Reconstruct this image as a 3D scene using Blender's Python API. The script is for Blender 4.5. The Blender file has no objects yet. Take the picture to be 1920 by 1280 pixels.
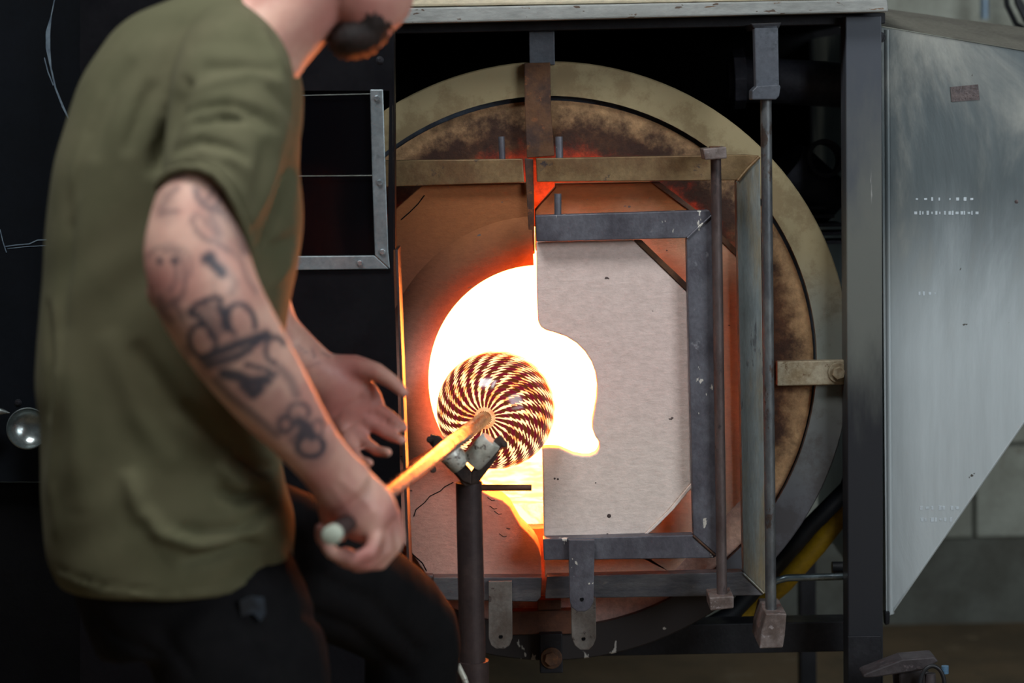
import bpy, bmesh, math, random
import numpy as np
from mathutils import Vector, Matrix
random.seed(4); np.random.seed(4)
SC = bpy.context.scene
COL = SC.collection

# ------------------------------------------------------------------ camera
F = 4400.0
PITCH, ROLL = math.radians(6.0), math.radians(1.1)
CAM = Vector((0, -4.0, 1.35))
fw = Vector((0, math.cos(PITCH), -math.sin(PITCH)))
up0 = Vector((0, math.sin(PITCH), math.cos(PITCH)))
rt0 = Vector((1, 0, 0))
rt = rt0 * math.cos(ROLL) - up0 * math.sin(ROLL)
up = rt0 * math.sin(ROLL) + up0 * math.cos(ROLL)
cd = bpy.data.cameras.new('camera'); cam = bpy.data.objects.new('camera', cd); COL.objects.link(cam)
cam.matrix_world = Matrix(((rt.x, up.x, -fw.x, CAM.x), (rt.y, up.y, -fw.y, CAM.y), (rt.z, up.z, -fw.z, CAM.z), (0, 0, 0, 1)))
cd.sensor_width = 36; cd.lens = F / 1920 * 36
cd.dof.use_dof = True; cd.dof.focus_distance = 3.9; cd.dof.aperture_fstop = 2.6
SC.camera = cam
# ------------------------------------------------------------------ world, window light, exposure
w = bpy.data.worlds.new('world'); SC.world = w; w.use_nodes = True
w.node_tree.nodes['Background'].inputs[0].default_value = (0.55, 0.68, 0.8, 1)
w.node_tree.nodes['Background'].inputs[1].default_value = 0.032
def area(name, loc, target, sx, sy, power, color):
    l = bpy.data.lights.new(name, 'AREA'); l.shape = 'RECTANGLE'; l.size = sx; l.size_y = sy
    l.energy = power; l.color = color
    o = bpy.data.objects.new(name, l); COL.objects.link(o); o.location = loc
    o.rotation_euler = (Vector(target) - Vector(loc)).to_track_quat('-Z', 'Y').to_euler()
area('daylight_window', (3.4, -4.2, 2.4), (0.3, 0, 1.0), 2.2, 1.8, 118, (0.86, 0.94, 1.0))
area('ceiling_fixture', (-0.7, -1.9, 3.7), (-0.4, -1.2, 1.0), 1.2, 0.9, 76, (0.95, 0.98, 1.0))
SC.view_settings.view_transform = 'Standard'; SC.view_settings.look = 'None'
SC.view_settings.exposure = 0.0; SC.view_settings.gamma = 1; SC.view_settings.use_curve_mapping = False

# ------------------------------------------------------------------ helpers
def at(x, y, Y):
    """the point of the depth plane Y seen at this picture position"""
    d = fw * F + rt * (x - 960) + up * (640 - y)
    return CAM + d * ((Y - CAM.y) / d.y)
def px(m, Y): return m * F / (Y + 4.0)
def mpx(p, Y): return p * (Y + 4.0) / F
def to_px(co):
    """numpy Nx3 -> Nx2 picture positions"""
    v = co - np.array(CAM)
    z = v @ np.array(fw); return np.stack([960 + F * (v @ np.array(rt)) / z, 640 - F * (v @ np.array(up)) / z], 1)
def lin(c):
    c = [v / 255 for v in c]
    return tuple(v / 12.92 if v <= .04045 else ((v + .055) / 1.055) ** 2.4 for v in c) + (1,)

def tag(o, label=None, cat=None, group=None, kind=None):
    if label: o['label'] = label
    if cat: o['category'] = cat
    if group: o['group'] = group
    if kind: o['kind'] = kind
    return o
def thing(name, loc, label, cat, group=None, kind=None):
    o = bpy.data.objects.new(name, None); COL.objects.link(o); o.location = loc; o.empty_display_size = .05
    return tag(o, label, cat, group, kind)
def wloc(p):
    v = Vector((0, 0, 0))
    while p: v += p.location; p = p.parent
    return v
def finish(name, bm, m, parent=None, bevel=0.0, smooth=False, label=None, seg=2):
    """bm in world coordinates -> one mesh object"""
    bmesh.ops.recalc_face_normals(bm, faces=bm.faces[:])
    me = bpy.data.meshes.new(name)
    off = wloc(parent) if parent else Vector((0, 0, 0))
    if not parent:
        xs = [v.co for v in bm.verts]
        off = Vector((sum(v.x for v in xs) / len(xs), sum(v.y for v in xs) / len(xs), min(v.z for v in xs)))
    bmesh.ops.translate(bm, verts=bm.verts[:], vec=-off)
    if smooth:
        for f in bm.faces: f.smooth = True
        for e in bm.edges:
            if len(e.link_faces) == 2 and e.calc_face_angle(0) > 0.7: e.smooth = False
    bm.to_mesh(me); bm.free()
    me.materials.append(m)
    o = bpy.data.objects.new(name, me); COL.objects.link(o)
    if parent:
        o.parent = parent
        if parent.type == 'MESH': pass
    else: o.location = off
    if bevel:
        b = o.modifiers.new('bevel', 'BEVEL'); b.width = bevel; b.segments = seg; b.limit_method = 'ANGLE'; b.angle_limit = .6
        b.harden_normals = False
    if label: o['label'] = label
    return o
def subpart_fix(): pass

def prism_bm(pts, Y, depth, bm=None, holes=None, back=None):
    """polygon given by picture positions on plane Y, extruded away from it; back = positions of its rear outline"""
    bm = bm or bmesh.new()
    f = [at(x, y, Y) for x, y in pts]
    b = [at(x, y, Y + depth) for x, y in back] if back else [p + Vector((0, depth, 0)) for p in f]
    vf = [bm.verts.new(p) for p in f]; vb = [bm.verts.new(p) for p in b]
    n = len(f)
    bm.faces.new(vf); bm.faces.new(vb[::-1])
    for i in range(n): bm.faces.new([vf[i], vb[i], vb[(i + 1) % n], vf[(i + 1) % n]])
    return bm
def prism(name, pts, Y, depth, m, parent=None, bevel=.0015, **k):
    return finish(name, prism_bm(pts, Y, depth), m, parent, bevel, **k)
def box_bm(x0, y0, z0, x1, y1, z1, bm=None):
    bm = bm or bmesh.new()
    v = [bm.verts.new((x, y, z)) for x in (x0, x1) for y in (y0, y1) for z in (z0, z1)]
    for f in ((0, 1, 3, 2), (4, 6, 7, 5), (0, 4, 5, 1), (2, 3, 7, 6), (0, 2, 6, 4), (1, 5, 7, 3)): bm.faces.new([v[i] for i in f])
    return bm
def pbox(name, xl, yt, xr, yb, Y, depth, m, parent=None, bevel=.0015, bottom=None, **k):
    """upright world box whose front face on plane Y covers this picture rectangle"""
    xm, ym = (xl + xr) / 2, (yt + yb) / 2
    z0 = at(xm, yb, Y).z if bottom is None else bottom
    return finish(name, box_bm(at(xl, ym, Y).x, Y, z0, at(xr, ym, Y).x, Y + depth, at(xm, yt, Y).z), m, parent, bevel, **k)
def frame_axes(d):
    d = d.normalized(); a = Vector((0, 0, 1)) if abs(d.z) < .9 else Vector((1, 0, 0))
    u = d.cross(a).normalized(); return u, d.cross(u).normalized()
def tube_bm(path, r, n=16, bm=None, caps=True):
    bm = bm or bmesh.new(); path = [Vector(p) for p in path]
    rs = r if isinstance(r, (list, tuple)) else [r] * len(path)
    rings = []; u = None
    for i, p in enumerate(path):
        d = (path[min(i + 1, len(path) - 1)] - path[max(i - 1, 0)]).normalized()
        if u is None: u, v = frame_axes(d)
        else:
            u = (u - d * u.dot(d)).normalized(); v = d.cross(u)
        rings.append([bm.verts.new(p + (u * math.cos(a) + v * math.sin(a)) * rs[i]) for a in [2 * math.pi * k / n for k in range(n)]])
    for a, b in zip(rings, rings[1:]):
        for k in range(n): bm.faces.new([a[k], a[(k + 1) % n], b[(k + 1) % n], b[k]])
    if caps: bm.faces.new(rings[0][::-1]); bm.faces.new(rings[-1])
    return bm
def tube(name, path, r, m, parent=None, n=16, **k):
    return finish(name, tube_bm(path, r, n), m, parent, smooth=True, **k)
def lathe_bm(c, axis, prof, n=48, bm=None, closed=False):
    """prof: (radius, distance along axis)"""
    bm = bm or bmesh.new(); axis = axis.normalized(); u, v = frame_axes(axis)
    rings = []
    for r, h in prof:
        rings.append([bm.verts.new(c + axis * h + (u * math.cos(a) + v * math.sin(a)) * r) for a in [2 * math.pi * k / n for k in range(n)]])
    seq = list(zip(rings, rings[1:]))
    if closed: seq.append((rings[-1], rings[0]))
    for a, b in seq:
        for k in range(n): bm.faces.new([a[k], a[(k + 1) % n], b[(k + 1) % n], b[k]])
    if not closed:
        bm.faces.new(rings[0][::-1]); bm.faces.new(rings[-1])
    return bm
def hexbolt(name, x, y, Y, r, h, m, parent, washer=True):
    c = at(x, y, Y); A = Vector((0, -1, 0)); bm = bmesh.new()
    u, v = Vector((1, 0, 0)), Vector((0, 0, 1))
    def disc(rad, h0, h1, n, rot=0):
        a_ = [c + A * h0 + (u * math.cos(rot + 2 * math.pi * k / n) + v * math.sin(rot + 2 * math.pi * k / n)) * rad for k in range(n)]
        va = [bm.verts.new(p) for p in a_]; vb = [bm.verts.new(p + A * (h1 - h0)) for p in a_]
        bm.faces.new(va); bm.faces.new(vb[::-1])
        for k in range(n): bm.faces.new([va[k], va[(k + 1) % n], vb[(k + 1) % n], vb[k]])
    if washer: disc(r * 1.5, -.004, h * .3, 20)
    disc(r, -.004, h, 6, .3)
    return finish(name, bm, m, parent, bevel=min(r * .12, .001))

# ------------------------------------------------------------------ materials
class G:
    """a tiny node-expression writer"""
    def __init__(s, name, world=False):
        s.m = bpy.data.materials.new(name); s.m.use_nodes = True; s.t = s.m.node_tree; s.n = s.t.nodes
        s.b = s.n['Principled BSDF']; s.tc = s.n.new('ShaderNodeTexCoord')
        s.P = s.n.new('ShaderNodeNewGeometry').outputs['Position'] if world else s.tc.outputs['Object']
    def put(s, sock, v):
        if hasattr(v, 'is_linked') or isinstance(v, bpy.types.NodeSocket): s.t.links.new(v, sock)
        else: sock.default_value = v
    def math(s, op, a, b=0.0, c=0.0, clamp=False):
        n = s.n.new('ShaderNodeMath'); n.operation = op; n.use_clamp = clamp
        for i, v in enumerate((a, b, c)): s.put(n.inputs[i], v)
        return n.outputs[0]
    def mapr(s, v, a, b, c=0.0, d=1.0, smooth=False):
        n = s.n.new('ShaderNodeMapRange'); n.interpolation_type = 'SMOOTHSTEP' if smooth else 'LINEAR'
        for i, q in enumerate((v, a, b, c, d)): s.put(n.inputs[i], q)
        return n.outputs[0]
    def scale(s, vec, xyz):
        n = s.n.new('ShaderNodeVectorMath'); n.operation = 'MULTIPLY'; s.put(n.inputs[0], vec); n.inputs[1].default_value = xyz
        return n.outputs[0]
    def sep(s, vec):
        n = s.n.new('ShaderNodeSeparateXYZ'); s.put(n.inputs[0], vec); return n.outputs
    def noise(s, sc, detail=4, rough=.6, vec=None, dist=0.0):
        n = s.n.new('ShaderNodeTexNoise'); s.put(n.inputs['Vector'], vec or s.P)
        n.inputs['Scale'].default_value = sc; n.inputs['Detail'].default_value = detail; n.inputs['Roughness'].default_value = rough
        n.inputs['Distortion'].default_value = dist
        return n.outputs[0]
    def mix(s, f, a, b):
        n = s.n.new('ShaderNodeMix'); n.data_type = 'RGBA'; s.put(n.inputs[0], f); s.put(n.inputs[6], a); s.put(n.inputs[7], b)
        return n.outputs[2]
    def mul(s, a, b):
        n = s.n.new('ShaderNodeMix'); n.data_type = 'RGBA'; n.blend_type = 'MULTIPLY'; n.inputs[0].default_value = 1; s.put(n.inputs[6], a); s.put(n.inputs[7], b)
        return n.outputs[2]
    def bump(s, h, strength, dist=.002):
        n = s.n.new('ShaderNodeBump'); n.inputs['Strength'].default_value = strength; n.inputs['Distance'].default_value = dist
        s.put(n.inputs['Height'], h); s.put(s.b.inputs['Normal'], n.outputs[0])
    def out(s, color=None, rough=None, metal=None, **kw):
        if color is not None: s.put(s.b.inputs['Base Color'], color)
        if rough is not None: s.put(s.b.inputs['Roughness'], rough)
        if metal is not None: s.put(s.b.inputs['Metallic'], metal)
        for k, v in kw.items(): s.put(s.b.inputs[k.replace('_', ' ')], v)
        return s.m
def patchy(name, c1, c2, c3=None, sc=14, fine=120, rough=.6, metal=0.0, bump=.3, lo=.4, hi=.62, spots=0.0, spotc=(210, 205, 195), stretch=(1, 1, 1), bd=.002, t3=(.58, .64)):
    g = G(name); v = g.scale(g.P, stretch)
    c = g.mix(g.mapr(g.noise(sc, 6, .65, v), lo, hi, smooth=True), lin(c1), lin(c2))
    if c3: c = g.mix(g.mapr(g.noise(sc * 2.3, 8, .7, g.scale(g.P, (1.1 * stretch[0], 1, 1.3 * stretch[2]))), t3[0], t3[1], smooth=True), c, lin(c3))
    if spots: c = g.mix(g.mapr(g.noise(sc * 5.1, 3, .6, g.scale(v, (.9, 1, .6))), .70 - spots * .1, .72 - spots * .1), c, lin(spotc))
    fn = g.noise(fine, 5, .7, v)
    c = g.mul(c, g.mix(g.mapr(fn, .3, .7), (.78, .78, .78, 1), (1.15, 1.15, 1.15, 1)))
    g.bump(fn, bump, bd)
    return g.out(c, g.mapr(g.noise(sc * 1.7, 3), .3, .7, max(0, rough - .12), min(1, rough + .12)), metal)

M = {}
# the drum's ring: heat tint from straw (upper) through blue grey to soot (bottom), cold steel under it
def ring_mat():
    g = G('tinted_ring_steel'); x, y, z = g.sep(g.P); z = g.math('SUBTRACT', z, ZC)
    zz = g.math('ADD', z, g.math('MULTIPLY', g.math('SUBTRACT', g.noise(4, 4), .5), .22))
    c = g.mix(g.mapr(zz, -.28, .05, smooth=True), lin((92, 92, 98)), lin((130, 134, 126)))
    c = g.mix(g.mapr(zz, .02, .22, smooth=True), c, lin((158, 143, 108)))
    c = g.mix(g.mapr(g.noise(9, 7, .7), .46, .60, smooth=True), c, g.mul(c, (.72, .66, .62, 1)))
    c = g.mix(g.mapr(zz, -.42, -.34, smooth=True), lin((52, 47, 47)), c)
    spot = g.math('MULTIPLY', g.mapr(g.noise(36, 3, .5, g.scale(g.P, (1.5, 1, .8))), .66, .68), g.mapr(z, -.44, -.46))
    c = g.mix(spot, c, lin((190, 185, 178)))
    f = g.noise(160, 4, .7); g.bump(f, .12, .001)
    return g.out(c, .55, .35)
M['ring'] = None
def face_mat():
    g = G('scorched_refractory'); x, y, z = g.sep(g.P); z = g.math('SUBTRACT', z, ZC)
    n = g.noise(7, 8, .7)
    c = g.mix(g.mapr(n, .42, .6, smooth=True), lin((58, 36, 26)), lin((96, 62, 38)))
    r = g.math('SQRT', g.math('ADD', g.math('MULTIPLY', x, x), g.math('MULTIPLY', z, z)))
    rr = g.math('ADD', r, g.math('MULTIPLY', g.math('SUBTRACT', g.noise(14, 6, .7), .5), .16))
    c = g.mix(g.mapr(rr, .40, .47, smooth=True), c, lin((188, 150, 108)))
    c = g.mix(g.math('MULTIPLY', g.mapr(z, -.2, -.38), .9), c, lin((214, 176, 166)))
    f = g.noise(90, 6, .75); g.bump(f, .7, .004)
    c = g.mul(c, g.mix(g.mapr(f, .3, .7), (.7, .7, .7, 1), (1.2, 1.2, 1.2, 1)))
    heat = g.math('MULTIPLY', g.mapr(g.math('ADD', r, g.math('MULTIPLY', g.math('SUBTRACT', g.noise(16, 7, .75), .5), .14)), .385, .29, smooth=True), g.mapr(g.noise(30, 6, .7), .34, .6, .25, 1.0))
    g.put(g.b.inputs['Emission Color'], (1, .055, .006, 1)); g.put(g.b.inputs['Emission Strength'], g.math('MULTIPLY', heat, 1.0))
    return g.out(c, .9)
M['face'] = None
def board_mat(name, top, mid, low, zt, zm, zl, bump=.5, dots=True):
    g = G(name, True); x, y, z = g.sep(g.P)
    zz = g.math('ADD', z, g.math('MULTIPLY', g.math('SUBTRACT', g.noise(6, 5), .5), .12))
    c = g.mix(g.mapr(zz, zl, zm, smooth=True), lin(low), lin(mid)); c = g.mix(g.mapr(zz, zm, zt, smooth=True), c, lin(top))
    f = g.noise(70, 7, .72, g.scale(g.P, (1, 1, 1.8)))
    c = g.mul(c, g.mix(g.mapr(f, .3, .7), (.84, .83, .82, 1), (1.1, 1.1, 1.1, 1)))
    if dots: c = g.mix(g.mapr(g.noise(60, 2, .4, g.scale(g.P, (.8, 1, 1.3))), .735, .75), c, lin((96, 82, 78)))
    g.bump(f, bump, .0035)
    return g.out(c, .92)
M['board_left'] = board_mat('scorched_fibre_board', (150, 92, 52), (128, 76, 52), (198, 156, 142), 1.17, 1.04, .86)  # brown scorch above; the pinkish low end puts the warm glow into the colour
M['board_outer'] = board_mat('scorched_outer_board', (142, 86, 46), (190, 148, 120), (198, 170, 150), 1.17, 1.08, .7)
M['board_small'] = board_mat('pale_fibre_board', (224, 204, 196), (226, 204, 196), (226, 210, 200), 1.1, .9, .7, bump=.45)
M['bar_straw'] = patchy('straw_tinted_steel', (134, 110, 76), (110, 82, 54), (62, 54, 54), sc=9, rough=.5, metal=.35, stretch=(1, 1, 1), t3=(.6, .68))
M['bar_blue'] = patchy('blue_grey_steel', (122, 130, 130), (132, 120, 96), (84, 86, 88), sc=7, rough=.45, metal=.4, stretch=(2.5, 1, .35), bump=.15)
M['bar_dark'] = patchy('dark_scaled_steel', (82, 80, 88), (104, 104, 112), (140, 140, 146), sc=11, rough=.5, metal=.35, spots=.35, t3=(.62, .7), stretch=(1, 1, .8))
M['bar_low'] = patchy('sooty_steel', (76, 76, 82), (100, 98, 100), (128, 122, 118), sc=12, rough=.55, metal=.3, stretch=(.5, 1, 2), t3=(.6, .7))
M['tab'] = patchy('brown_tab_steel', (96, 86, 78), (118, 112, 106), (72, 62, 58), sc=16, rough=.55, metal=.3)
M['rust'] = patchy('rusty_bracket_steel', (98, 66, 42), (66, 46, 38), (120, 74, 44), sc=18, rough=.8, metal=.1, bump=.5)
M['clamp'] = patchy('tinted_clamp_steel', (150, 130, 100), (172, 160, 136), (110, 84, 58), sc=15, rough=.5, metal=.35)
M['rod'] = patchy('rod_steel', (86, 88, 92), (112, 114, 114), (80, 68, 62), sc=14, rough=.45, metal=.5, stretch=(1, 1, .4))
M['rod_brown'] = patchy('brown_rod_steel', (78, 64, 62), (96, 84, 82), (62, 54, 54), sc=14, rough=.55, metal=.4, stretch=(1, 1, .4))
M['block'] = patchy('mill_scale_block', (128, 116, 112), (98, 84, 78), (150, 140, 138), sc=26, rough=.55, metal=.3)
M['hanger'] = patchy('grey_hanger_steel', (84, 88, 96), (96, 100, 108), (74, 78, 84), sc=8, rough=.5, metal=.3, bump=.1)
M['black_steel'] = patchy('black_frame_steel', (30, 30, 34), (40, 40, 44), (56, 54, 56), sc=9, rough=.5, metal=.2, t3=(.66, .72))
M['dark_inside'] = patchy('near_black', (7, 7, 9), (10, 10, 12), sc=6, rough=.75)
M['barrel'] = patchy('sooty_barrel', (30, 29, 32), (40, 38, 40), sc=6, rough=.7, metal=.2)
M['pipe_dark'] = patchy('dark_pipe', (84, 84, 96), (60, 60, 70), sc=10, rough=.6, metal=.1)
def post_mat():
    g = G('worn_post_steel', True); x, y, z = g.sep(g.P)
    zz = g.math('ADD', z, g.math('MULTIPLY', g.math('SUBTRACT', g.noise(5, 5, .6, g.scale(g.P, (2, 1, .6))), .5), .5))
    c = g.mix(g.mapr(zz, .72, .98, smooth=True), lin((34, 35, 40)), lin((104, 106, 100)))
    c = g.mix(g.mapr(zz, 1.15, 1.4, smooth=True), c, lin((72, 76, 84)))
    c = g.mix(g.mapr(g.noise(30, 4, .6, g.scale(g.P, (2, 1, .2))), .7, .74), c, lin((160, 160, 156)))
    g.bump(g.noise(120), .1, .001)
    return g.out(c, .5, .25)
M['post'] = post_mat()
def duct_mat():
    g = G('galvanised_sheet', True); x, y, z = g.sep(g.P)
    n = g.noise(3.0, 7, .62, g.scale(g.P, (1, 1, .55)), .8)
    n2 = g.noise(14, 6, .7, g.scale(g.P, (3, 1, .25)))
    c = g.mix(g.mapr(n, .40, .60, smooth=True), lin((92, 100, 102)), lin((164, 164, 156)))
    c = g.mix(g.mapr(g.math('ADD', z, g.math('MULTIPLY', g.math('SUBTRACT', n, .5), .5)), 1.15, .85, smooth=True), c, lin((190, 198, 200)))  # lower part brightened in the colour, standing in for a reflection on the sheet
    c = g.mul(c, g.mix(g.mapr(n2, .35, .65), (.93, .93, .93, 1), (1.05, 1.05, 1.05, 1)))
    c = g.mix(g.mapr(g.noise(42, 3, .5), .745, .76), c, lin((80, 76, 70)))
    g.bump(n, .25, .01)
    return g.out(c, g.mapr(n, .3, .7, .42, .6), .45)
M['duct'] = duct_mat()
M['duct_top'] = patchy('pale_duct_top', (168, 164, 150), (150, 146, 134), sc=5, rough=.8, bump=.1)  # paler, matte tone for the hood's sloping top
M['beam_paint'] = patchy('chipped_grey_paint', (158, 160, 156), (140, 142, 138), (112, 84, 60), sc=16, rough=.55, bump=.2, spots=.4, spotc=(90, 74, 62), stretch=(.35, 1, 1.4), t3=(.64, .67))
M['beam_cream'] = patchy('cream_enamel', (226, 214, 186), (210, 196, 166), (130, 92, 60), sc=12, rough=.5, bump=.1, t3=(.69, .71), stretch=(.5, 1, 2))
M['shield'] = patchy('black_shield_steel', (14, 14, 18), (18, 17, 21), sc=5, rough=.5, metal=.1, bump=.05)
M['chalkboard'] = patchy('blue_black_board', (8, 12, 17), (11, 15, 21), sc=4, rough=.65, bump=.05)
M['chalk'] = patchy('chalk', (112, 128, 140), (80, 94, 108), sc=60, rough=.95, bump=.1)
M['strip'] = patchy('aluminium_strip', (138, 148, 152), (156, 164, 166), (120, 130, 134), sc=6, rough=.38, metal=.55, bump=.05)
M['screw'] = patchy('bright_screw', (160, 172, 178), (190, 200, 204), sc=30, rough=.25, metal=.8, bump=.05)
M['dark_bolt'] = patchy('dark_bolt', (34, 34, 38), (46, 46, 52), sc=30, rough=.4, metal=.4)
g = G('dark_window_glass'); M['dark_glass'] = g.out((.002, .002, .003, 1), .12, 0.0, Specular_IOR_Level=.12)
M['wire'] = patchy('joint_wire', (96, 100, 96), (70, 74, 70), sc=30, rough=.5, metal=.4)
M['seal'] = patchy('dark_seal', (34, 38, 46), (60, 68, 80), sc=20, rough=.7, t3=(.6, .7))
M['stand'] = patchy('iron_pipe', (62, 50, 50), (74, 60, 58), sc=10, rough=.55, metal=.35, bump=.15)
M['yoke'] = patchy('rusty_iron', (74, 60, 54), (52, 44, 42), (98, 82, 72), sc=24, rough=.6, metal=.3, bump=.4)
M['roller'] = patchy('worn_roller_steel', (186, 184, 170), (206, 206, 196), (84, 70, 62), sc=22, rough=.4, metal=.15, t3=(.54, .62), stretch=(1, 1, 1))
M['blowpipe'] = patchy('blowpipe_steel', (140, 124, 118), (112, 98, 92), (176, 164, 156), sc=20, rough=.24, metal=1.0, bump=.0, stretch=(3, 1, 3))
M['cap'] = patchy('white_mouthpiece', (206, 214, 196), (190, 198, 180), sc=40, rough=.4, bump=.05)
M['yellow'] = patchy('yellow_gas_hose', (190, 150, 22), (164, 126, 16), sc=8, rough=.5, bump=.1)
M['rubber'] = patchy('black_rubber', (22, 24, 28), (30, 32, 38), sc=10, rough=.5, bump=.1)
M['chrome'] = patchy('bright_pipe', (120, 136, 142), (150, 162, 166), sc=10, rough=.25, metal=.85, bump=.02)
M['white_conduit'] = patchy('grey_conduit', (120, 140, 156), (140, 158, 172), sc=10, rough=.4, metal=.4)
M['ladle'] = patchy('ladle_steel', (150, 158, 156), (128, 138, 138), sc=12, rough=.28, metal=.85, bump=.05)
M['vise'] = patchy('vise_iron', (70, 64, 66), (54, 48, 50), (84, 76, 78), sc=16, rough=.6, metal=.2)
M['blue_tip'] = patchy('blue_cap', (96, 130, 156), (80, 112, 138), sc=20, rough=.4)
M['blockwall'] = patchy('painted_block', (168, 172, 160), (144, 146, 134), (112, 106, 92), sc=4, rough=.8, bump=.35, t3=(.56, .68))
M['blockwall_upper'] = patchy('painted_upper_wall', (150, 160, 166), (140, 150, 158), sc=4, rough=.75, bump=.15)
M['mortar'] = patchy('painted_mortar', (104, 106, 98), (92, 92, 84), sc=8, rough=.9)
M['floor'] = patchy('brown_concrete', (128, 106, 78), (104, 88, 66), (140, 122, 96), sc=3, rough=.8, bump=.2)
M['lip_bar'] = patchy('hot_sill_steel', (112, 70, 48), (92, 58, 44), sc=14, rough=.7, metal=.2)
M['label_plate'] = patchy('brown_rating_plate', (86, 76, 76), (100, 88, 86), (70, 54, 50), sc=60, rough=.4, metal=.3)
M['print'] = patchy('silver_print', (206, 216, 222), (190, 200, 206), sc=60, rough=.4, metal=.1)

for k_, v_ in (('shield', .15), ('chalkboard', .12), ('dark_inside', .1), ('black_steel', .3), ('barrel', .2)):
    M[k_].node_tree.nodes['Principled BSDF'].inputs['Specular IOR Level'].default_value = v_

def glow(name, col, s, c2=None, sc=12, lo=.4, hi=.6):
    g = G(name)
    c = g.mix(g.mapr(g.noise(sc, 6, .6, None, .6), lo, hi, smooth=True), col, c2) if c2 else col
    g.b.inputs['Emission Strength'].default_value = s
    g.put(g.b.inputs['Emission Color'], c)
    return g.out((.3, .2, .15, 1), 1.0)
M['fire'] = glow('white_hot_chamber', (1, .235, .038, 1), 40.0)
M['hearth'] = glow('glowing_hearth', (1, .30, .05, 1), 4.0, (1, .60, .2, 1), 22)
M['hot_edge'] = glow('red_hot_lining', (1, .10, .012, 1), 1.1, (1, .04, .004, 1), 10, .35, .65)

# ------------------------------------------------------------------ the setting
WY = 1.81
fl = finish('floor', box_bm(-4, -6, -.05, 4, WY + .3, 0), M['floor'], None); tag(fl, kind='structure')
zt = at(1826, 60, WY).z
zl = [at(1826, v, WY).z for v in (1011, 1186)]       # joints read off the wall
ch = zl[0] - 0.0 if False else (zl[0] - zl[1])
wall = finish('wall_back', box_bm(-4, WY + .012, 0, 4, WY + .25, 3.6), M['mortar'], None); tag(wall, kind='structure')
jx = at(1826, 940, WY).x; jx2 = at(1812, 1150, WY).x
bl_me = None
row = 0; z = zl[1]
rows = []
zz0 = zl[1]
while zz0 > .02: zz0 -= ch
k = 0
while zz0 < 3.3:
    x0 = jx2 if abs(zz0 - zl[1]) < .01 else (jx if int(round((zz0 - zl[1]) / ch)) % 2 == 1 else jx - .23)
    rows.append((zz0, x0)); zz0 += ch
def block_mesh():
    bm = box_bm(0, 0, 0, .448, .03, ch - .010)
    me = bpy.data.meshes.new('block'); bmesh.ops.bevel(bm, geom=bm.edges[:], offset=.004, segments=1, affect='EDGES'); bm.to_mesh(me); bm.free(); return me
bm1 = block_mesh(); bm1.materials.append(M['blockwall'])
bm2 = bm1.copy(); bm2.materials.clear(); bm2.materials.append(M['blockwall_upper'])
for zr, x0 in rows:
    if zr > 3.3 or zr < -.01: continue
    for i in range(-12, 8):
        xx = x0 + i * .458
        if xx > 3.5 or xx < -3.6: continue
        o = bpy.data.objects.new('block', bm2 if zr > 1.55 else bm1); COL.objects.link(o); o.parent = wall
        o.location = Vector((xx + .005, WY - .004 + random.uniform(-.001, .002), zr + .005)) - wall.location
# conduit and cable against the back wall
tag(tube('conduit', [at(1846, -160, 1.72), at(1846, 36, 1.72)], .011, M['white_conduit']), 'thin grey-blue vertical conduit on the upper block wall', 'pipe')
c_ = [at(1880, -60, 1.0), at(1888, 10, 1.0), at(1905, 45, 1.0), at(1935, 60, 1.0), at(1960, 20, 1.0), at(1950, -60, 1.0)]
cab = thing('cable_coil', at(1910, 60, 1.0), 'black cable loops hanging above the sheet metal hood', 'cable')
tube('loop', c_, .006, M['rubber'], cab, 10)
tube('loop', [p + Vector((.015, -.03, .004)) for p in c_], .006, M['rubber'], cab, 10)
tube('loop', [p + Vector((.03, .02, .012)) for p in c_], .006, M['rubber'], cab, 10)

# ------------------------------------------------------------------ furnace drum
RC = at(1030, 684, 0.0)
RR = mpx(569, 0.0); RI = mpx(505, 0.0)
ZC = RC.z
M['ring'] = ring_mat(); M['face'] = face_mat()
fur = thing('furnace', Vector((RC.x, 0.1, 0)), 'round steel drum furnace with straw tinted rim, hinged doors and glowing white chamber', 'furnace')
A_ = Vector((0, 1, 0))
finish('rim', lathe_bm(RC, A_, [(RI, 0), (RR - .002, 0), (RR, .002), (RR, .05), (RI, .05)], 128, closed=True), M['ring'], fur, smooth=True)
finish('drum', lathe_bm(RC, A_, [(RR - .035, .05), (RR - .03, .06), (RR - .03, .80), (RR - .05, .80), (RR - .05, .06)], 96, closed=True), M['barrel'], fur, smooth=True)
finish('seal', lathe_bm(RC, A_, [(RI - .010, .022), (RI + .001, .018), (RI + .001, .05), (RI - .010, .05)], 128, closed=True), M['seal'], fur, smooth=True)
OC = at(1000, 705, 0.05)                                # chamber axis
CR = .262
# annular refractory face between the round port and the rim
bm = bmesh.new(); n = 128
rin = [bm.verts.new(OC + Vector((math.cos(a) * CR, 0, math.sin(a) * CR)) - A_ * 0.036) for a in [2 * math.pi * i / n for i in range(n)]]
rmid = [bm.verts.new(Vector((RC.x + math.cos(a) * (RI - .004), .014, RC.z - .004 + math.sin(a) * (RI - .004)))) for a in [2 * math.pi * i / n for i in range(n)]]
rin2 = [bm.verts.new(v.co + A_ * .16) for v in rin]; rmid2 = [bm.verts.new(v.co + A_ * .16) for v in rmid]
for i in range(n):
    j = (i + 1) % n
    bm.faces.new([rin[i], rin[j], rmid[j], rmid[i]]); bm.faces.new([rin2[i], rmid2[i], rmid2[j], rin2[j]])
    bm.faces.new([rin[i], rin2[i], rin2[j], rin[j]]); bm.faces.new([rmid[i], rmid[j], rmid2[j], rmid2[i]])
finish('refractory_face', bm, M['face'], fur, label='brown scorched refractory face')
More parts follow.
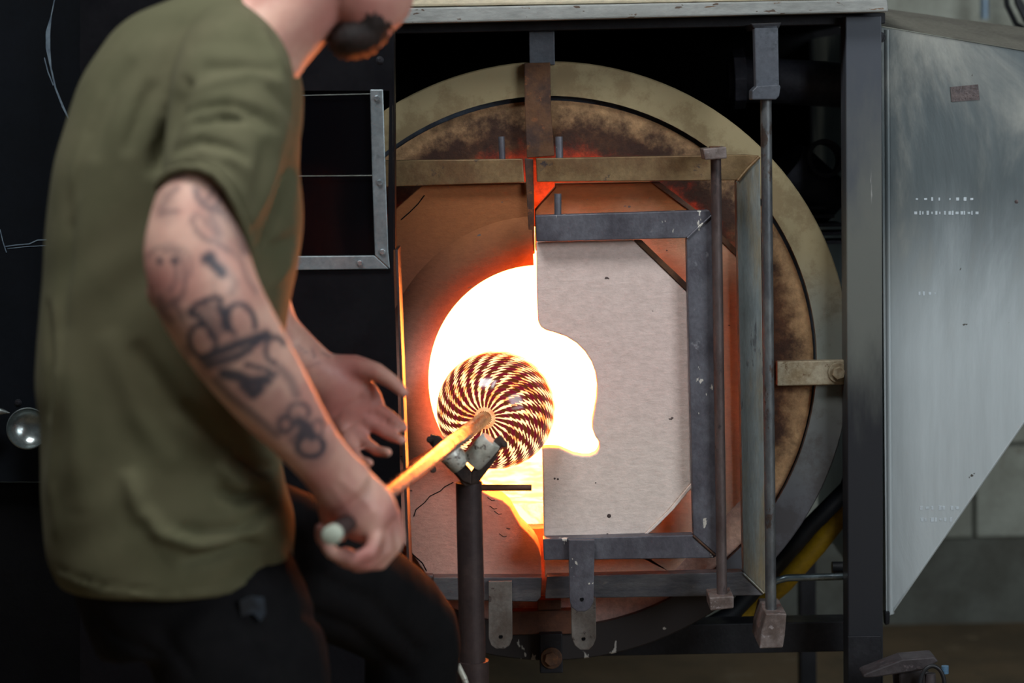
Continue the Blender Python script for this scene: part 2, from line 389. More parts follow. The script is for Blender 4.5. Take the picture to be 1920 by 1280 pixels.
finish('chamber', lathe_bm(OC, A_, [(CR + .012, .02), (CR + .012, .62), (.002, .62), (.002, .66), (CR + .05, .66), (CR + .05, .165), (CR + .013, .165)], 64, closed=True), M['fire'], fur, smooth=True, label='white hot glowing chamber')
finish('light_baffle', lathe_bm(OC, A_, [(CR + .055, .0), (CR + .13, .0), (CR + .13, .74), (.002, .74), (.002, .70), (CR + .055, .70)], 64, closed=True), M['barrel'], fur, smooth=True)  # added unseen sleeve, stops the chamber's outer side from lighting the casing
# hearth lining at the lower part of the port
hx = at(985, 1000, .1)
finish('hearth', box_bm(OC.x - .16, .06, OC.z - CR - .01, OC.x + .16, .55, OC.z - CR + .035), M['hearth'], fur, bevel=.006, label='glowing orange hearth bed')
# brackets round the rim
prism('top_bracket', [(983, 118), (1032, 117), (1033, 205), (1040, 292), (988, 296), (984, 205)], -.022, .02, M['rust'], fur, label='rust brown top bracket')
hb = pbox('side_clamp', 1457, 676, 1605, 722, -.02, .018, M['clamp'], fur, .002)
hexbolt('clamp_bolt', 1571, 698, -.02, .0115, .012, M['clamp'], fur)
pbox('bottom_clamp', 1012, 1188, 1055, 1262, -.03, .03, M['black_steel'], fur, .002)
hexbolt('clamp_bolt', 1034, 1233, -.03, .0125, .012, M['rust'], fur)
prism('sill_bar', [(958, 1146), (1078, 1144), (1078, 1188), (958, 1190)], -.012, .05, M['lip_bar'], fur)
prism('sill_cleat', [(1008, 1124), (1052, 1124), (1052, 1142), (1008, 1144)], -.02, .04, M['lip_bar'], fur)

# ------------------------------------------------------------------ the steel frame round the furnace
frm = fur
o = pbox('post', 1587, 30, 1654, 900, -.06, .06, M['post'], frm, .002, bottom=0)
pbox('crossbeam', 1058, 1170, 1590, 1226, .07, .06, M['black_steel'], frm)
pbox('foot_plate', 1590, 1192, 1652, 1300, -.065, .006, M['black_steel'], frm)
prism('top_rail', [(700, 46), (1660, 24), (1660, 44), (700, 64)], -.03, .05, M['black_steel'], frm)
zb = at(1160, 30, 0).z
finish('added_roof_sheet', box_bm(at(680, 30, 0).x, 0, zb - .012, at(1650, 30, 0).x, .95, zb), M['dark_inside'], frm)  # added dark cover, keeps the space above the drum black
finish('added_back_sheet', box_bm(at(600, 30, .9).x, .93, .78, at(1640, 30, .9).x, .94, zb), M['dark_inside'], frm)  # added dark backing, hides the lit wall so the gaps stay black
finish('side_sheet', box_bm(at(700, 30, 0).x - .02, .0, .1, at(700, 30, 0).x, .94, zb), M['dark_inside'], frm)  # added dark side, closes off the blackness left of the drum
pbox('rear_leg', 1500, 1000, 1530, 1100, .86, .05, M['black_steel'], frm, bottom=0)
pbox('front_leg', 640, 900, 690, 1100, .02, .05, M['black_steel'], frm, bottom=0)
pbox('drop_hanger', 992, 58, 1040, 122, -.008, .02, M['hanger'], frm)

shelf = thing('top_counter', (at(1200, 20, -.1).x, -.1, at(1200, 20, -.1).z), 'cream topped chipped grey enamel slab over the furnace', 'slab')
prism('front_edge', [(690, 16), (1664, -2), (1666, 22), (690, 46)], -.1, .04, M['beam_paint'], shelf, .003)
prism('top_sheet', [(690, -34), (1664, -50), (1664, -2), (690, 14)], -.096, .5, M['beam_cream'], shelf, .004, label='cream enamel upper sheet')

han = prism('rod_hanger', [(1414, 48), (1459, 46), (1461, 168), (1417, 168)], -.17, .03, M['hanger'], fur, .002)
prism('foot', [(1410, 170), (1419, 161), (1460, 158), (1464, 162), (1461, 180), (1455, 187), (1410, 187)], -.185, .05, M['hanger'], han, .002)
prism('weld_collar', [(1408, 44), (1466, 42), (1460, 54), (1414, 55)], -.17, .12, M['black_steel'], han, .002)
rd = tube('long_rod', [at(1436, 180, -.165), at(1446, 1196, -.165)], mpx(10.5, -.165), M['rod'], fur, 20, label='long grey hinge rod')
prism('bottom_block', [(1436, 1150), (1475, 1150), (1472, 1190), (1468, 1214), (1424, 1216), (1427, 1186)], -.20, .12, M['block'], rd, .002)
rd = tube('hinge_rod', [at(1342, 286, -.19), at(1354, 1132, -.19)], mpx(10, -.19), M['rod_brown'], fur, 20, label='brown hinge rod')
prism('hinge_block', [(1318, 279), (1362, 275), (1363, 297), (1322, 300)], -.215, .07, M['block'], rd, .002)
prism('hinge_block', [(1330, 1120), (1376, 1117), (1376, 1140), (1332, 1145)], -.215, .07, M['block'], rd, .002)
tube('bolt_head', [at(1340, 282, -.18), at(1340, 274, -.18)], .010, M['rust'], rd, 6)

# ------------------------------------------------------------------ the doors
def arc(cx, cy, rx, ry, a0, a1, n):
    return [(cx + rx * math.cos(math.radians(a0 + (a1 - a0) * i / n)), cy - ry * math.sin(math.radians(a0 + (a1 - a0) * i / n))) for i in range(n + 1)]
YO = -.085                                              # face of the outer boards
port = [(1003, 476), (975, 478), (945, 485), (915, 498), (885, 517), (858, 543), (836, 573), (818, 608), (806, 645), (799, 685), (797, 725), (800, 765), (808, 805), (822, 842), (842, 872), (866, 892), (893, 903), (905, 922), (920, 930), (942, 938), (956, 950), (966, 968), (976, 985), (990, 999), (1002, 1012), (1010, 1026), (1015, 1045), (1016, 1078)]
pb = []
for (x, y) in port:
    pb.append((x + (6 if x < 960 and y < 900 else 0), y))
outer = [(800, 1078), (770, 1034), (690, 940), (690, 440), (750, 384), (792, 347), (1001, 344)]
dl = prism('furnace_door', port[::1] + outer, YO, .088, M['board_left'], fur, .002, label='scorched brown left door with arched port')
# thick soft collar round the port
bm = bmesh.new(); prev = None
pc = at(1012, 712, YO)
pts = []
for i in range(0, 49):
    a = math.radians(92 + 118 * i / 48)
    ring_ = []
    for j in range(13):
        t = j / 12; b = math.pi * t
        rr = .1870 + .085 * t
        p = pc + Vector((math.cos(a) * rr, 0, math.sin(a) * (rr + .006)))
        ring_.append(bm.verts.new(p + Vector((0, -.022 * math.sin(b) ** .8 + .003, 0))))
    if prev:
        for j in range(12): bm.faces.new([prev[j], prev[j + 1], ring_[j + 1], ring_[j]])
    prev = ring_
bmesh.ops.recalc_face_normals(bm, faces=bm.faces[:])
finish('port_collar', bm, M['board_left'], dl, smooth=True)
prism('frame_bar', [(690, 301), (980, 298), (983, 342), (690, 351)], -.105, .03, M['bar_straw'], dl)
prism('edge_strip', [(984, 298), (1000, 299), (1002, 470), (993, 470)], -.10, .04, M['rust'], dl, .001)
prism('frame_bar', [(812, 1082), (1016, 1082), (1014, 1120), (1006, 1128), (812, 1124)], -.115, .03, M['bar_low'], dl)
prism('frame_bar', [(690, 1078), (812, 1078), (812, 1118), (690, 1116)], -.108, .02, M['bar_low'], dl)
tube('pin', [at(942, 300, -.09), at(940, 256, -.09)], .0055, M['bar_dark'], dl, 10)
tabl = [(916, 1090), (960, 1089), (961, 1196), (955, 1210), (946, 1216), (930, 1216), (921, 1210), (916, 1196)]
prism('hinge_tab', tabl, -.125, .008, M['tab'], dl, .001)
tube('tab_hole', [at(939, 1193, -.1255), at(939, 1193, -.12)], .0035, M['dark_inside'], dl, 12)
def crack(pts, Y, parent, r=.0006):
    tube('crack', [at(x, y, Y) for x, y in pts], r, M['dark_inside'], parent, 6)
crack([(776, 968), (780, 955), (796, 942), (806, 930), (826, 920), (834, 912), (850, 904)], YO - .0002, dl, .0009)
crack([(772, 1037), (792, 1055), (800, 1070)], YO - .0002, dl, .001)
crack([(752, 412), (768, 398), (784, 382), (796, 366)], YO - .0002, dl, .001)
for (x, y) in [(922, 932), (926, 948), (935, 958), (944, 1000)]:
    crack([(x - 8, y), (x, y + 6), (x + 6, y + 5)], YO - .0001, dl, .0006)

rport = [(1022, 935)] + arc(1012, 712, 222, 240, -88, 88, 30) + [(1004, 470)]
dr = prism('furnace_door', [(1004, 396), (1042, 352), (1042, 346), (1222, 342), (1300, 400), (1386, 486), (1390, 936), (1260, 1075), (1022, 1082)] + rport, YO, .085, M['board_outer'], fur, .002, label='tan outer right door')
bo = [(1222, 342), (1238, 342), (1312, 398), (1386, 472), (1386, 486), (1300, 400)]
prism('board_edge', bo, YO - .004, .03, M['rust'], dr, .001)
prism('frame_bar', [(1005, 297), (1400, 290), (1424, 292), (1384, 338), (1007, 341)], -.112, .03, M['bar_straw'], dr)
prism('frame_bar', [(1425, 293), (1436, 1114), (1394, 1072), (1380, 340)], -.112, .03, M['bar_blue'], dr, label='upright blue-grey frame bar')
prism('frame_bar', [(1026, 1080), (1392, 1072), (1434, 1112), (1428, 1116), (1022, 1122)], -.112, .03, M['bar_low'], dr)
tube('weld_bead', [at(1384, 338, -.113), at(1402, 316, -.113), at(1424, 294, -.113)], .0026, M['bar_straw'], dr, 8)
tube('weld_bead', [at(1393, 1074, -.113), at(1414, 1094, -.113), at(1432, 1112, -.113)], .002, M['bar_blue'], dr, 8)
tube('pin', [at(1049, 298, -.095), at(1048, 256, -.095)], .0065, M['bar_dark'], dr, 10)
tab2 = [(1070, 1120), (1117, 1120), (1118, 1196), (1112, 1210), (1104, 1218), (1088, 1218), (1078, 1210), (1072, 1196)]
prism('hinge_tab', tab2, -.125, .008, M['tab'], dr, .001)
tube('tab_hole', [at(1094, 1197, -.1255), at(1094, 1197, -.12)], .0035, M['dark_inside'], dr, 12)

YS = -.150
notch = [(1006, 455), (1190, 451), (1288, 546), (1296, 906), (1252, 958), (1210, 1001), (1020, 1008), (1017, 850), (1016, 840),
    (1030, 839), (1048, 840), (1062, 846), (1076, 852), (1092, 855), (1106, 855), (1118, 850), (1124, 840), (1123, 828), (1116, 818), (1111, 805), (1111, 788), (1115, 768), (1119, 746), (1120, 722), (1117, 700), (1109, 678), (1097, 659), (1081, 643), (1062, 631), (1042, 624), (1024, 619), (1014, 613), (1009, 602), (1007, 560)]
ds = prism('furnace_door', notch, YS, .035, M['board_small'], fur, .0025, label='pale notched inner right door')
prism('board_edge', [(1190, 451), (1204, 451), (1290, 533), (1290, 548)], YS - .003, .03, M['rust'], ds, .001)
tb = [(1252, 958), (1296, 906), (1297, 914), (1262, 956), (1226, 992), (1214, 1001), (1208, 1001)]
prism('board_edge', tb, YS - .003, .03, M['board_small'], ds, .001)
prism('frame_bar', [(1004, 404), (1330, 394), (1334, 402), (1288, 446), (1006, 453)], -.178, .03, M['bar_dark'], ds)
prism('frame_bar', [(1335, 402), (1346, 1042), (1300, 1002), (1287, 448)], -.178, .03, M['bar_dark'], ds)
prism('frame_bar', [(1018, 1010), (1299, 1003), (1344, 1042), (1338, 1046), (1020, 1050)], -.178, .03, M['bar_dark'], ds)
tube('weld_bead', [at(1289, 446, -.179), at(1312, 424, -.179), at(1334, 404, -.179)], .002, M['bar_dark'], ds, 8)
tube('weld_bead', [at(1300, 1004, -.179), at(1320, 1022, -.179), at(1340, 1040, -.179)], .0018, M['rust'], ds, 8)
tube('pin', [at(1046, 402, -.165), at(1046, 363, -.165)], .006, M['bar_dark'], ds, 10)
tab3 = [(1066, 1012), (1115, 1012), (1113, 1128), (1107, 1140), (1098, 1146), (1082, 1146), (1072, 1138), (1068, 1126)]
prism('hinge_tab', tab3, -.19, .008, M['bar_dark'], ds, .001)
tube('tab_hole', [at(1091, 1123, -.1905), at(1091, 1123, -.185)], .0035, M['dark_inside'], ds, 12)
for (x, y, r) in [(1142, 967, .0035), (1040, 897, .0018), (1046, 898, .0018), (1117, 905, .0012)]:
    finish('pit', lathe_bm(at(x, y, YS - .0004), A_, [(r * .3, 0), (r, .0003), (r, .002)], 10), M['rod_brown'], ds)

# ------------------------------------------------------------------ panel on the left (heat shield) and chalk board
YP = -.30
hs = thing('heat_shield', (at(650, 1060, YP).x, YP, 0), 'tall black steel heat shield with small framed window beside the furnace', 'panel')
def wx(x, y=600): return at(x, y, YP).x
xr = at(743, 500, YP).x
zt_ = at(650, -260, YP).z
o1 = prism('sheet', [(738, 500), (756, 1060), (775, 2000), (150, 2000), (150, 500)], YP, .002, M['shield'], hs, 0)
prism('sheet', [(735, -240), (736, 170), (150, 170), (150, -240)], YP, .002, M['shield'], hs, 0)
prism('sheet', [(730, 170), (736, 170), (738, 500), (726, 500)], YP, .002, M['shield'], hs, 0)
prism('sheet', [(150, 170), (400, 170), (400, 500), (150, 500)], YP, .002, M['shield'], hs, 0)
prism('sheet', [(737, -240), (741, 468), (738, 468), (734, -240)], YP, .05, M['shield'], hs, 0)
prism('return_flange', [(741, 468), (746, 468), (768, 1060), (800, 2000), (795, 2000), (763, 1060)], YP + .003, .10, M['stand'], hs, .0006, label='edge flange lit by the fire')
prism('glass_pane', [(400, 160), (702, 160), (702, 328), (400, 330)], YP + .006, .004, M['dark_glass'], hs, 0)
prism('glass_pane', [(400, 332), (700, 330), (704, 486), (400, 488)], YP + .006, .004, M['dark_glass'], hs, 0)
tube('wire', [at(400, 183, YP), at(698, 176, YP)], .0007, M['wire'], hs, 6)
tube('wire', [at(400, 332, YP), at(698, 329, YP)], .0007, M['wire'], hs, 6)
prism('window_trim', [(694, 168), (718, 168), (722, 300), (728, 470), (731, 504), (703, 478), (698, 330)], YP - .006, .005, M['strip'], hs, .001)
prism('window_trim', [(400, 482), (702, 479), (729, 504), (400, 508)], YP - .006, .005, M['strip'], hs, .001)
for (x, y, m_) in [(707, 184, 'screw'), (712, 342, 'screw'), (717, 472, 'screw'), (675, 493, 'screw')]:
    hexbolt('screw', x, y, YP - .006, .0048, .004, M[m_], hs, washer=False)
for (x, y) in [(712, 113), (713, 86)]: hexbolt('bolt', x, y, YP, .004, .003, M['dark_bolt'], hs)

cb = thing('chalkboard', (at(100, 900, -.2).x, -.2, 0), 'blue-black board marked with faint chalk strokes behind the glassblower', 'board')
prism('board_sheet', [(-700, -500), (420, -500), (420, 903), (-700, 903)], -.20, .01, M['chalkboard'], cb, 0)
prism('lower_sheet', [(-700, 905), (520, 905), (560, 2150), (-700, 2150)], -.17, .01, M['dark_inside'], cb, 0)  # added near-black sheet, supplies the darkness below the board
def chalk(pts, r):
    bm = bmesh.new(); P = [at(x, y, -.201) for x, y in pts]
    L = []
    for i, p in enumerate(P):
        d = (P[min(i + 1, len(P) - 1)] - P[max(i - 1, 0)]).normalized(); s_ = Vector((d.z, 0, -d.x)) * (r[i] if isinstance(r, list) else r)
        L.append((bm.verts.new(p + s_), bm.verts.new(p - s_)))
    for a, b in zip(L, L[1:]): bm.faces.new([a[0], b[0], b[1], a[1]])
    finish('chalk_mark', bm, M['chalk'], cb)
k = .0009
chalk([(102, 0), (96, 30), (90, 60), (90, 90), (95, 125), (104, 165), (118, 200), (132, 230)], [k, k, 4 * k, 4 * k, 1.5 * k, 1.5 * k, 2 * k, k])
chalk([(83, 108), (90, 135), (100, 160)], k)
chalk([(159, 0), (164, 35), (172, 60)], k); chalk([(199, 0), (207, 30), (216, 54)], k)
chalk([(243, 0), (248, 20), (252, 33)], k); chalk([(264, 0), (270, 16), (276, 26)], k)
chalk([(0, 430), (6, 455), (12, 473)], k * .8); chalk([(10, 462), (30, 459), (55, 457), (70, 450), (92, 449)], k * .9); chalk([(14, 466), (50, 462), (90, 460)], k * .6)
hexbolt('bolt', 34, 755, -.20, .004, .003, M['dark_bolt'], cb)

# ladle hung on the board
ld = thing('ladle', at(50, 806, -.26), 'round steel ladle bowl hanging before the dark board behind his back', 'ladle')
lc = at(52, 803, -.24); bm = bmesh.new()
ax = Vector((.25, -.95, .15)).normalized(); R_ = .034
prof = [(R_ * math.sin(a), -R_ * .62 * math.cos(a)) for a in [math.radians(d) for d in range(6, 91, 7)]]
prof2 = [(r * .95, h + .0015) for r, h in prof][::-1]
finish('bowl', lathe_bm(lc, ax, prof + [(R_, 0)] + prof2, 40), M['ladle'], ld, smooth=True)
tube('handle', [at(80, 790, -.245), at(105, 782, -.245), at(300, 770, -.235), at(380, 768, -.23)], .005, M['ladle'], ld, 10)
lt = thing('steel_scoop', at(-10, 772, -.24), 'bright steel scoop tip poking in next to the ladle', 'scoop')
tube('blade', [at(-60, 772, -.24), at(-10, 771, -.24), at(8, 772, -.24), at(18, 774, -.24)], [.010, .009, .004, .001], M['ladle'], lt, 12)
tube('handle', [at(-60, 772, -.24), at(-220, 766, -.23)], .006, M['ladle'], lt, 10)

# ------------------------------------------------------------------ right: sheet metal hood
hd = thing('extraction_hood', (at(1780, 900, .02).x, .02, at(1665, 1160, .02).z), 'tapering galvanised sheet metal hood bolted beside the frame post', 'hood')
fpts = [(1651, 50), (1985, 106), (2010, 660), (1672, 1152), (1661, 1158)]
prism('front_sheet', fpts, .02, .003, M['duct'], hd, .001)
fp = [at(x, y, .023) for x, y in fpts]
D_ = Vector((0, .9, 0))
bm = bmesh.new(); a, b = fp[2], fp[3]; V = [bm.verts.new(p) for p in (a, b, b + D_, a + D_)]; bm.faces.new(V); bmesh.ops.solidify(bm, geom=bm.faces[:], thickness=.002)
finish('lower_sheet', bm, M['duct'], hd)
bm = bmesh.new(); a, b = fp[0], fp[4]; V = [bm.verts.new(p) for p in (a, b, b + D_, a + D_)]; bm.faces.new(V); bmesh.ops.solidify(bm, geom=bm.faces[:], thickness=.002)
finish('side_sheet', bm, M['duct'], hd)
top = [at(1650, 48, .016), at(1985, 106, .016), at(1985, 60, .30), at(1785, 34, .30), at(1660, 16, .30)]
bm = bmesh.new(); bm.faces.new([bm.verts.new(p) for p in top]); bmesh.ops.solidify(bm, geom=bm.faces[:], thickness=.004)
finish('shoulder_sheet', bm, M['duct_top'], hd)
# rolled upright edge
tube('rolled_edge', [at(1662, 56, .026), at(1668, 1150, .026)], .008, M['duct'], hd, 16)
tube('rolled_edge', [at(1670, 1150, .022), at(2010, 660, .022)], .0028, M['duct'], hd, 8)
prism('rating_plate', [(1782, 163), (1834, 158), (1837, 187), (1784, 191)], .0185, .002, M['label_plate'], hd, 0)
prism('foot_tab', [(1659, 1148), (1669, 1147), (1668, 1170), (1660, 1172)], .01, .02, M['black_steel'], hd)
for r0, (xa, xb, yy, nn) in enumerate([(1715, 1838, 373, 8), (1715, 1838, 399, 16), (1722, 1764, 550, 4), (1722, 1805, 952, 7), (1726, 1790, 974, 7)]):
    bm = bmesh.new()
    for i in range(nn):
        x = xa + (xb - xa) * (i + random.uniform(-.25, .25)) / nn
        w_, h_ = random.uniform(2, 6), random.uniform(3, 8)
        prism_bm([(x, yy - h_ / 2), (x + w_, yy - h_ / 2), (x + w_, yy + h_ / 2), (x, yy + h_ / 2)], .0193, .0008, bm)
    o = finish('worn_lettering', bm, M['print'], hd); o['kind'] = 'stuff'
hexbolt('screw', 1651, 70, .018, .006, .004, M['dark_bolt'], hd)
crk = [(1895, 380, .0035)]
finish('dent', lathe_bm(at(1906, 378, .0195), A_, [(.001, 0), (.0035, .0003), (.0035, .001)], 12), M['label_plate'], hd)

# ------------------------------------------------------------------ piping behind
bp = thing('burner_pipe', at(1480, 150, .25), 'dark flanged burner pipe running behind the drum to the frame post', 'pipe')
ctr = at(1385, 148, .30)
tube('pipe', [ctr, at(1592, 160, .30)], mpx(42, .3), M['pipe_dark'], bp, 28)
finish('flange', lathe_bm(ctr, Vector((1, .0, .03)), [(mpx(30, .3), -.012), (mpx(56, .3), -.012), (mpx(56, .3), .01), (mpx(30, .3), .01)], 8, closed=True), M['pipe_dark'], bp, .002)
finish('elbow_cap', lathe_bm(ctr, Vector((1, .0, .03)), [(mpx(20, .3), -.02), (mpx(34, .3), -.02), (mpx(34, .3), -.01)], 24), M['pipe_dark'], bp, smooth=True)
bm_ = thing('blower_motor', at(1540, 420, .3), 'dark finned blower housing half hidden behind the drum and post', 'motor')
finish('housing', lathe_bm(at(1512, 350, .34), Vector((1, .3, -.9)), [(.02, -.06), (.05, -.06), (.055, -.05), (.055, .05), (.05, .06), (.02, .06)], 28), M['pipe_dark'], bm_, smooth=True)
finish('inlet_ring', lathe_bm(at(1540, 300, .3), Vector((.3, -1, .2)), [(.028, 0), (.036, 0), (.036, .02), (.028, .02)], 28, closed=True), M['pipe_dark'], bm_, smooth=True)
for i in range(5):
    p = at(1520 + 14 * i, 390 + 16 * i, .27)
    finish('fin', box_bm(p.x - .03, p.y, p.z - .003, p.x + .03, p.y + .08, p.z + .003), M['pipe_dark'], bm_, .001)
tag(tube('gas_hose', [at(1330, 1212, .2), at(1392, 1158, .2), at(1470, 1092, .2), at(1532, 1022, .2), at(1588, 950, .2), at(1600, 910, .2), at(1600, 700, .2)], mpx(19, .2), M['yellow'], None, 20), 'thick yellow gas hose rising diagonally behind the long rod', 'hose')
tag(tube('air_hose', [at(1300, 1190, .16), at(1372, 1150, .16), at(1455, 1060, .16), at(1520, 985, .16), at(1590, 915, .16), at(1604, 870, .16), at(1604, 700, .16)], mpx(17, .16), M['rubber'], None, 20), 'black hose running alongside and above the yellow one', 'hose')
tp = thing('tie_pipe', at(1520, 1086, .03), 'short bright pipe with black collar between rod and post', 'pipe')
tube('pipe', [at(1440, 1098, .03), at(1456, 1088, .03), at(1476, 1083, .03), at(1594, 1080, .03)], mpx(7, .03), M['chrome'], tp, 16)
tube('collar', [at(1560, 1064, .05), at(1594, 1064, .05)], .011, M['rubber'], tp, 16)

# vise in front of the post foot
vs = thing('bench_vise', (at(1700, 1280, -.2).x, -.18, 0), 'worn iron vise with wedge jaw and black ring near the post foot', 'vise')
prism('jaw', [(1618, 1266), (1624, 1262), (1692, 1236), (1752, 1231), (1760, 1240), (1732, 1256), (1690, 1262), (1640, 1270), (1620, 1271)], -.22, .05, M['vise'], vs, .003)
prism('body', [(1684, 1262), (1732, 1254), (1745, 1262), (1760, 1340), (1690, 1345)], -.2, .07, M['vise'], vs, .004)
c = at(1748, 1284, -.24)
bm = bmesh.new(); tube_bm([c + Vector((math.cos(a) * .020, 0, math.sin(a) * .032)) for a in [math.radians(d) for d in range(-60, 250, 12)]], .0035, 10, bm)
finish('ring', bm, M['rubber'], vs, smooth=True)
tube('screw', [at(1748, 1400, -.235), at(1744, 1262, -.235)], .009, M['vise'], vs, 16)
tube('end_cap', [at(1772, 1262, -.22), at(1772, 1248, -.22)], .006, M['blue_tip'], vs, 12)
finish('pedestal', box_bm(at(1700, 1400, -.2).x - .04, -.20, 0, at(1700, 1400, -.2).x + .05, -.12, at(1700, 1335, -.2).z), M['black_steel'], vs, .003)

# ------------------------------------------------------------------ blowpipe and glass
BC = at(930, 768, -.17); BR = mpx(112, -.17)
END = at(622, 1003, -1.20); POLE0 = at(912, 786, -.262)
ax = (END - POLE0).normalized()
POLE = BC + ax * (BR - .004)
bp_ = thing('blowpipe', END, 'steel blowpipe resting on the rollers with fire streak and white mouthpiece', 'blowpipe')
tube('pipe', [POLE - ax * .01, POLE + ax * .04, END - ax * .10], [.0105, .0118, .0118], M['blowpipe'], bp_, 24)
tube('grip', [END - ax * .11, END - ax * .008], .0108, M['stand'], bp_, 24)
finish('mouthpiece', lathe_bm(END, ax, [(.0118, -.012), (.0122, 0), (.0118, .003), (.009, .005)], 28), M['cap'], bp_, smooth=True, label='round white mouthpiece')
# glass: 26 swirled canes broken into lozenges
def glass_mat():
    g = G('swirled_cane_glass'); x, y, z = g.sep(g.P)
    r = g.math('SQRT', g.math('ADD', g.math('MULTIPLY', x, x), g.math('MULTIPLY', y, y)))
    th = g.math('ARCTAN2', y, x)
    phi = g.math('ARCTAN2', r, z)
    N = 24
    nz = g.math('SUBTRACT', g.noise(18, 3, .5), .5)
    rows = g.math('MULTIPLY', phi, 11.0)
    u = g.math('ADD', g.math('MULTIPLY', th, N / (2 * math.pi)), g.math('MULTIPLY', g.math('POWER', phi, 1.5), 1.1))
    zig = g.math('MULTIPLY', g.math('FRACT', g.math('ADD', g.math('ADD', rows, g.math('MULTIPLY', u, .8)), 50)), g.mapr(phi, .25, .8, 0, .42))
    u2 = g.math('ADD', g.math('ADD', u, zig), g.math('MULTIPLY', nz, .35))
    f = g.math('FRACT', g.math('ADD', u2, 40.0))
    wdt = g.math('ADD', .37, g.math('MULTIPLY', g.math('SUBTRACT', g.noise(34, 4, .7), .5), 1.4))
    bright = g.math('MULTIPLY', g.mapr(f, .0, .05), g.mapr(f, wdt, g.math('SUBTRACT', wdt, .07)))
    row2 = g.math('FRACT', g.math('ADD', g.math('ADD', rows, g.math('MULTIPLY', u, 1.0)), 30))
    line = g.math('LESS_THAN', row2, .10)
    alt = g.math('LESS_THAN', g.math('FRACT', g.math('MULTIPLY', g.math('ADD', g.math('FLOOR', g.math('ADD', rows, u)), 40), .5)), .25)
    dark = g.mix(alt, lin((58, 24, 12)), lin((96, 10, 28)))
    dark = g.mix(g.math('MULTIPLY', line, .35), dark, lin((170, 110, 110)))
    base = g.mix(bright, dark, (.5, .2, .08, 1))
    hot = g.mix(g.mapr(g.noise(30, 4, .7), .38, .52), (1, .20, .03, 1), (1, .62, .28, 1))
    fr = g.n.new('ShaderNodeLayerWeight'); fr.inputs[0].default_value = .25
    g.put(g.b.inputs['Emission Color'], g.mix(bright, g.mix(alt, (.5, .10, .02, 1), (.55, .03, .06, 1)), hot))
    g.put(g.b.inputs['Emission Strength'], g.math('ADD', g.math('MULTIPLY', bright, 2.1), .22))  # stripe emission: the glass's own heat plus furnace light shining through it
    g.bump(f, .25, .002)
    return g.out(base, .14, 0.0)
M['glass'] = glass_mat()
gl = bpy.data.objects.new('glass_sphere', None)
me = bpy.data.meshes.new('glass_gather'); bm = bmesh.new()
bmesh.ops.create_uvsphere(bm, u_segments=120, v_segments=80, radius=BR)
for v in bm.verts:
    d = v.co.normalized(); t = math.acos(max(-1, min(1, d.z))); a = math.atan2(d.y, d.x)
    rib = .0004 * math.sin(24 * a + 2 * math.pi * t ** 1.5 * 1.1) * math.sin(t) * (1 - .5 * math.sin(t))
    v.co = d * (BR + rib - .006 * math.exp(-(t / .22) ** 2))
for f in bm.faces: f.smooth = True
bm.to_mesh(me); bm.free(); me.materials.append(M['glass'])
gt = thing('glass_globe', BC, 'hot round glass globe striped with spiral dark red canes on the blowpipe', 'glass')
o = bpy.data.objects.new('globe', me); COL.objects.link(o); o.parent = gt
q = ax.to_track_quat('Z', 'Y'); o.rotation_mode = 'QUATERNION'; o.rotation_quaternion = q
gneck = glow('glowing_neck_glass', (1, .26, .05, 1), .9, (.9, .5, .2, 1), 60)
gneck.node_tree.nodes['Principled BSDF'].inputs['Roughness'].default_value = .15
finish('neck', lathe_bm(POLE, ax, [(.0125, -.004), (.0165, -.003), (.0175, .0005), (.0150, .004), (.0125, .006)], 40, closed=True), gneck, gt, smooth=True)

# ------------------------------------------------------------------ pipe stand with roller yoke
YS_ = -.36
st = thing('roller_stand', (at(882, 1200, YS_).x, YS_, 0), 'dark iron pipe stand with roller yoke carrying the blowpipe', 'stand')
base = at(879, 904, YS_)
tube('upright', [base, Vector((base.x, YS_, .02))], mpx(25, YS_), M['stand'], st, 28)
pz = at(884, 1238, YS_).z
finish('sleeve', lathe_bm(Vector((base.x, YS_, .015)), Vector((0, 0, 1)), [(mpx(25.3, YS_), 0), (mpx(31, YS_), 0), (mpx(31, YS_), pz - .015), (mpx(25.3, YS_), pz - .015)], 28, closed=True), M['stand'], st, smooth=True)
tube('clamp_lever', [at(858, 1246, YS_ - .03), at(870, 1270, YS_ - .04), at(880, 1300, YS_ - .04)], .005, M['roller'], st, 10)
for a in (-10, -85, 188):
    tube('foot', [Vector((base.x, YS_, .12)), Vector((base.x + .26 * math.cos(math.radians(a)), YS_ + .26 * math.sin(math.radians(a)), .014))], .012, M['stand'], st, 12)
tube('side_pin', [at(900, 914, YS_), at(997, 914, YS_)], mpx(6.3, YS_), M['lip_bar'], st, 16)
bx_ = Vector((0, 1, 0))
def plate(name, pts, Y, d): prism(name, pts, Y, d, M['yoke'], st, .0015)
plate('yoke_arm', [(884, 908), (868, 902), (802, 828), (808, 814), (824, 818), (884, 884)], YS_ - .035, .010)
plate('yoke_arm', [(884, 908), (900, 900), (948, 828), (940, 816), (930, 822), (884, 884)], YS_ - .035, .010)
plate('yoke_arm', [(884, 908), (868, 902), (802, 828), (808, 814), (824, 818), (884, 884)], YS_ + .03, .010)
plate('yoke_arm', [(884, 908), (900, 900), (948, 828), (940, 816), (930, 822), (884, 884)], YS_ + .03, .010)
plate('yoke_web', [(872, 912), (858, 896), (822, 852), (832, 846), (884, 896), (926, 850), (934, 856), (896, 906)], YS_ - .03, .065)
rax = Vector((ax.x, ax.y, ax.z * .5)).normalized()
def roller(x, y, tilt):
    d = tilt.normalized(); c = at(x, y, YS_ - .034)
    finish('roller', lathe_bm(c, d, [(.006, -.024), (.0165, -.024), (.018, -.021), (.0185, 0), (.018, .021), (.0165, .024), (.006, .024)], 32), M['roller'], st, smooth=True)
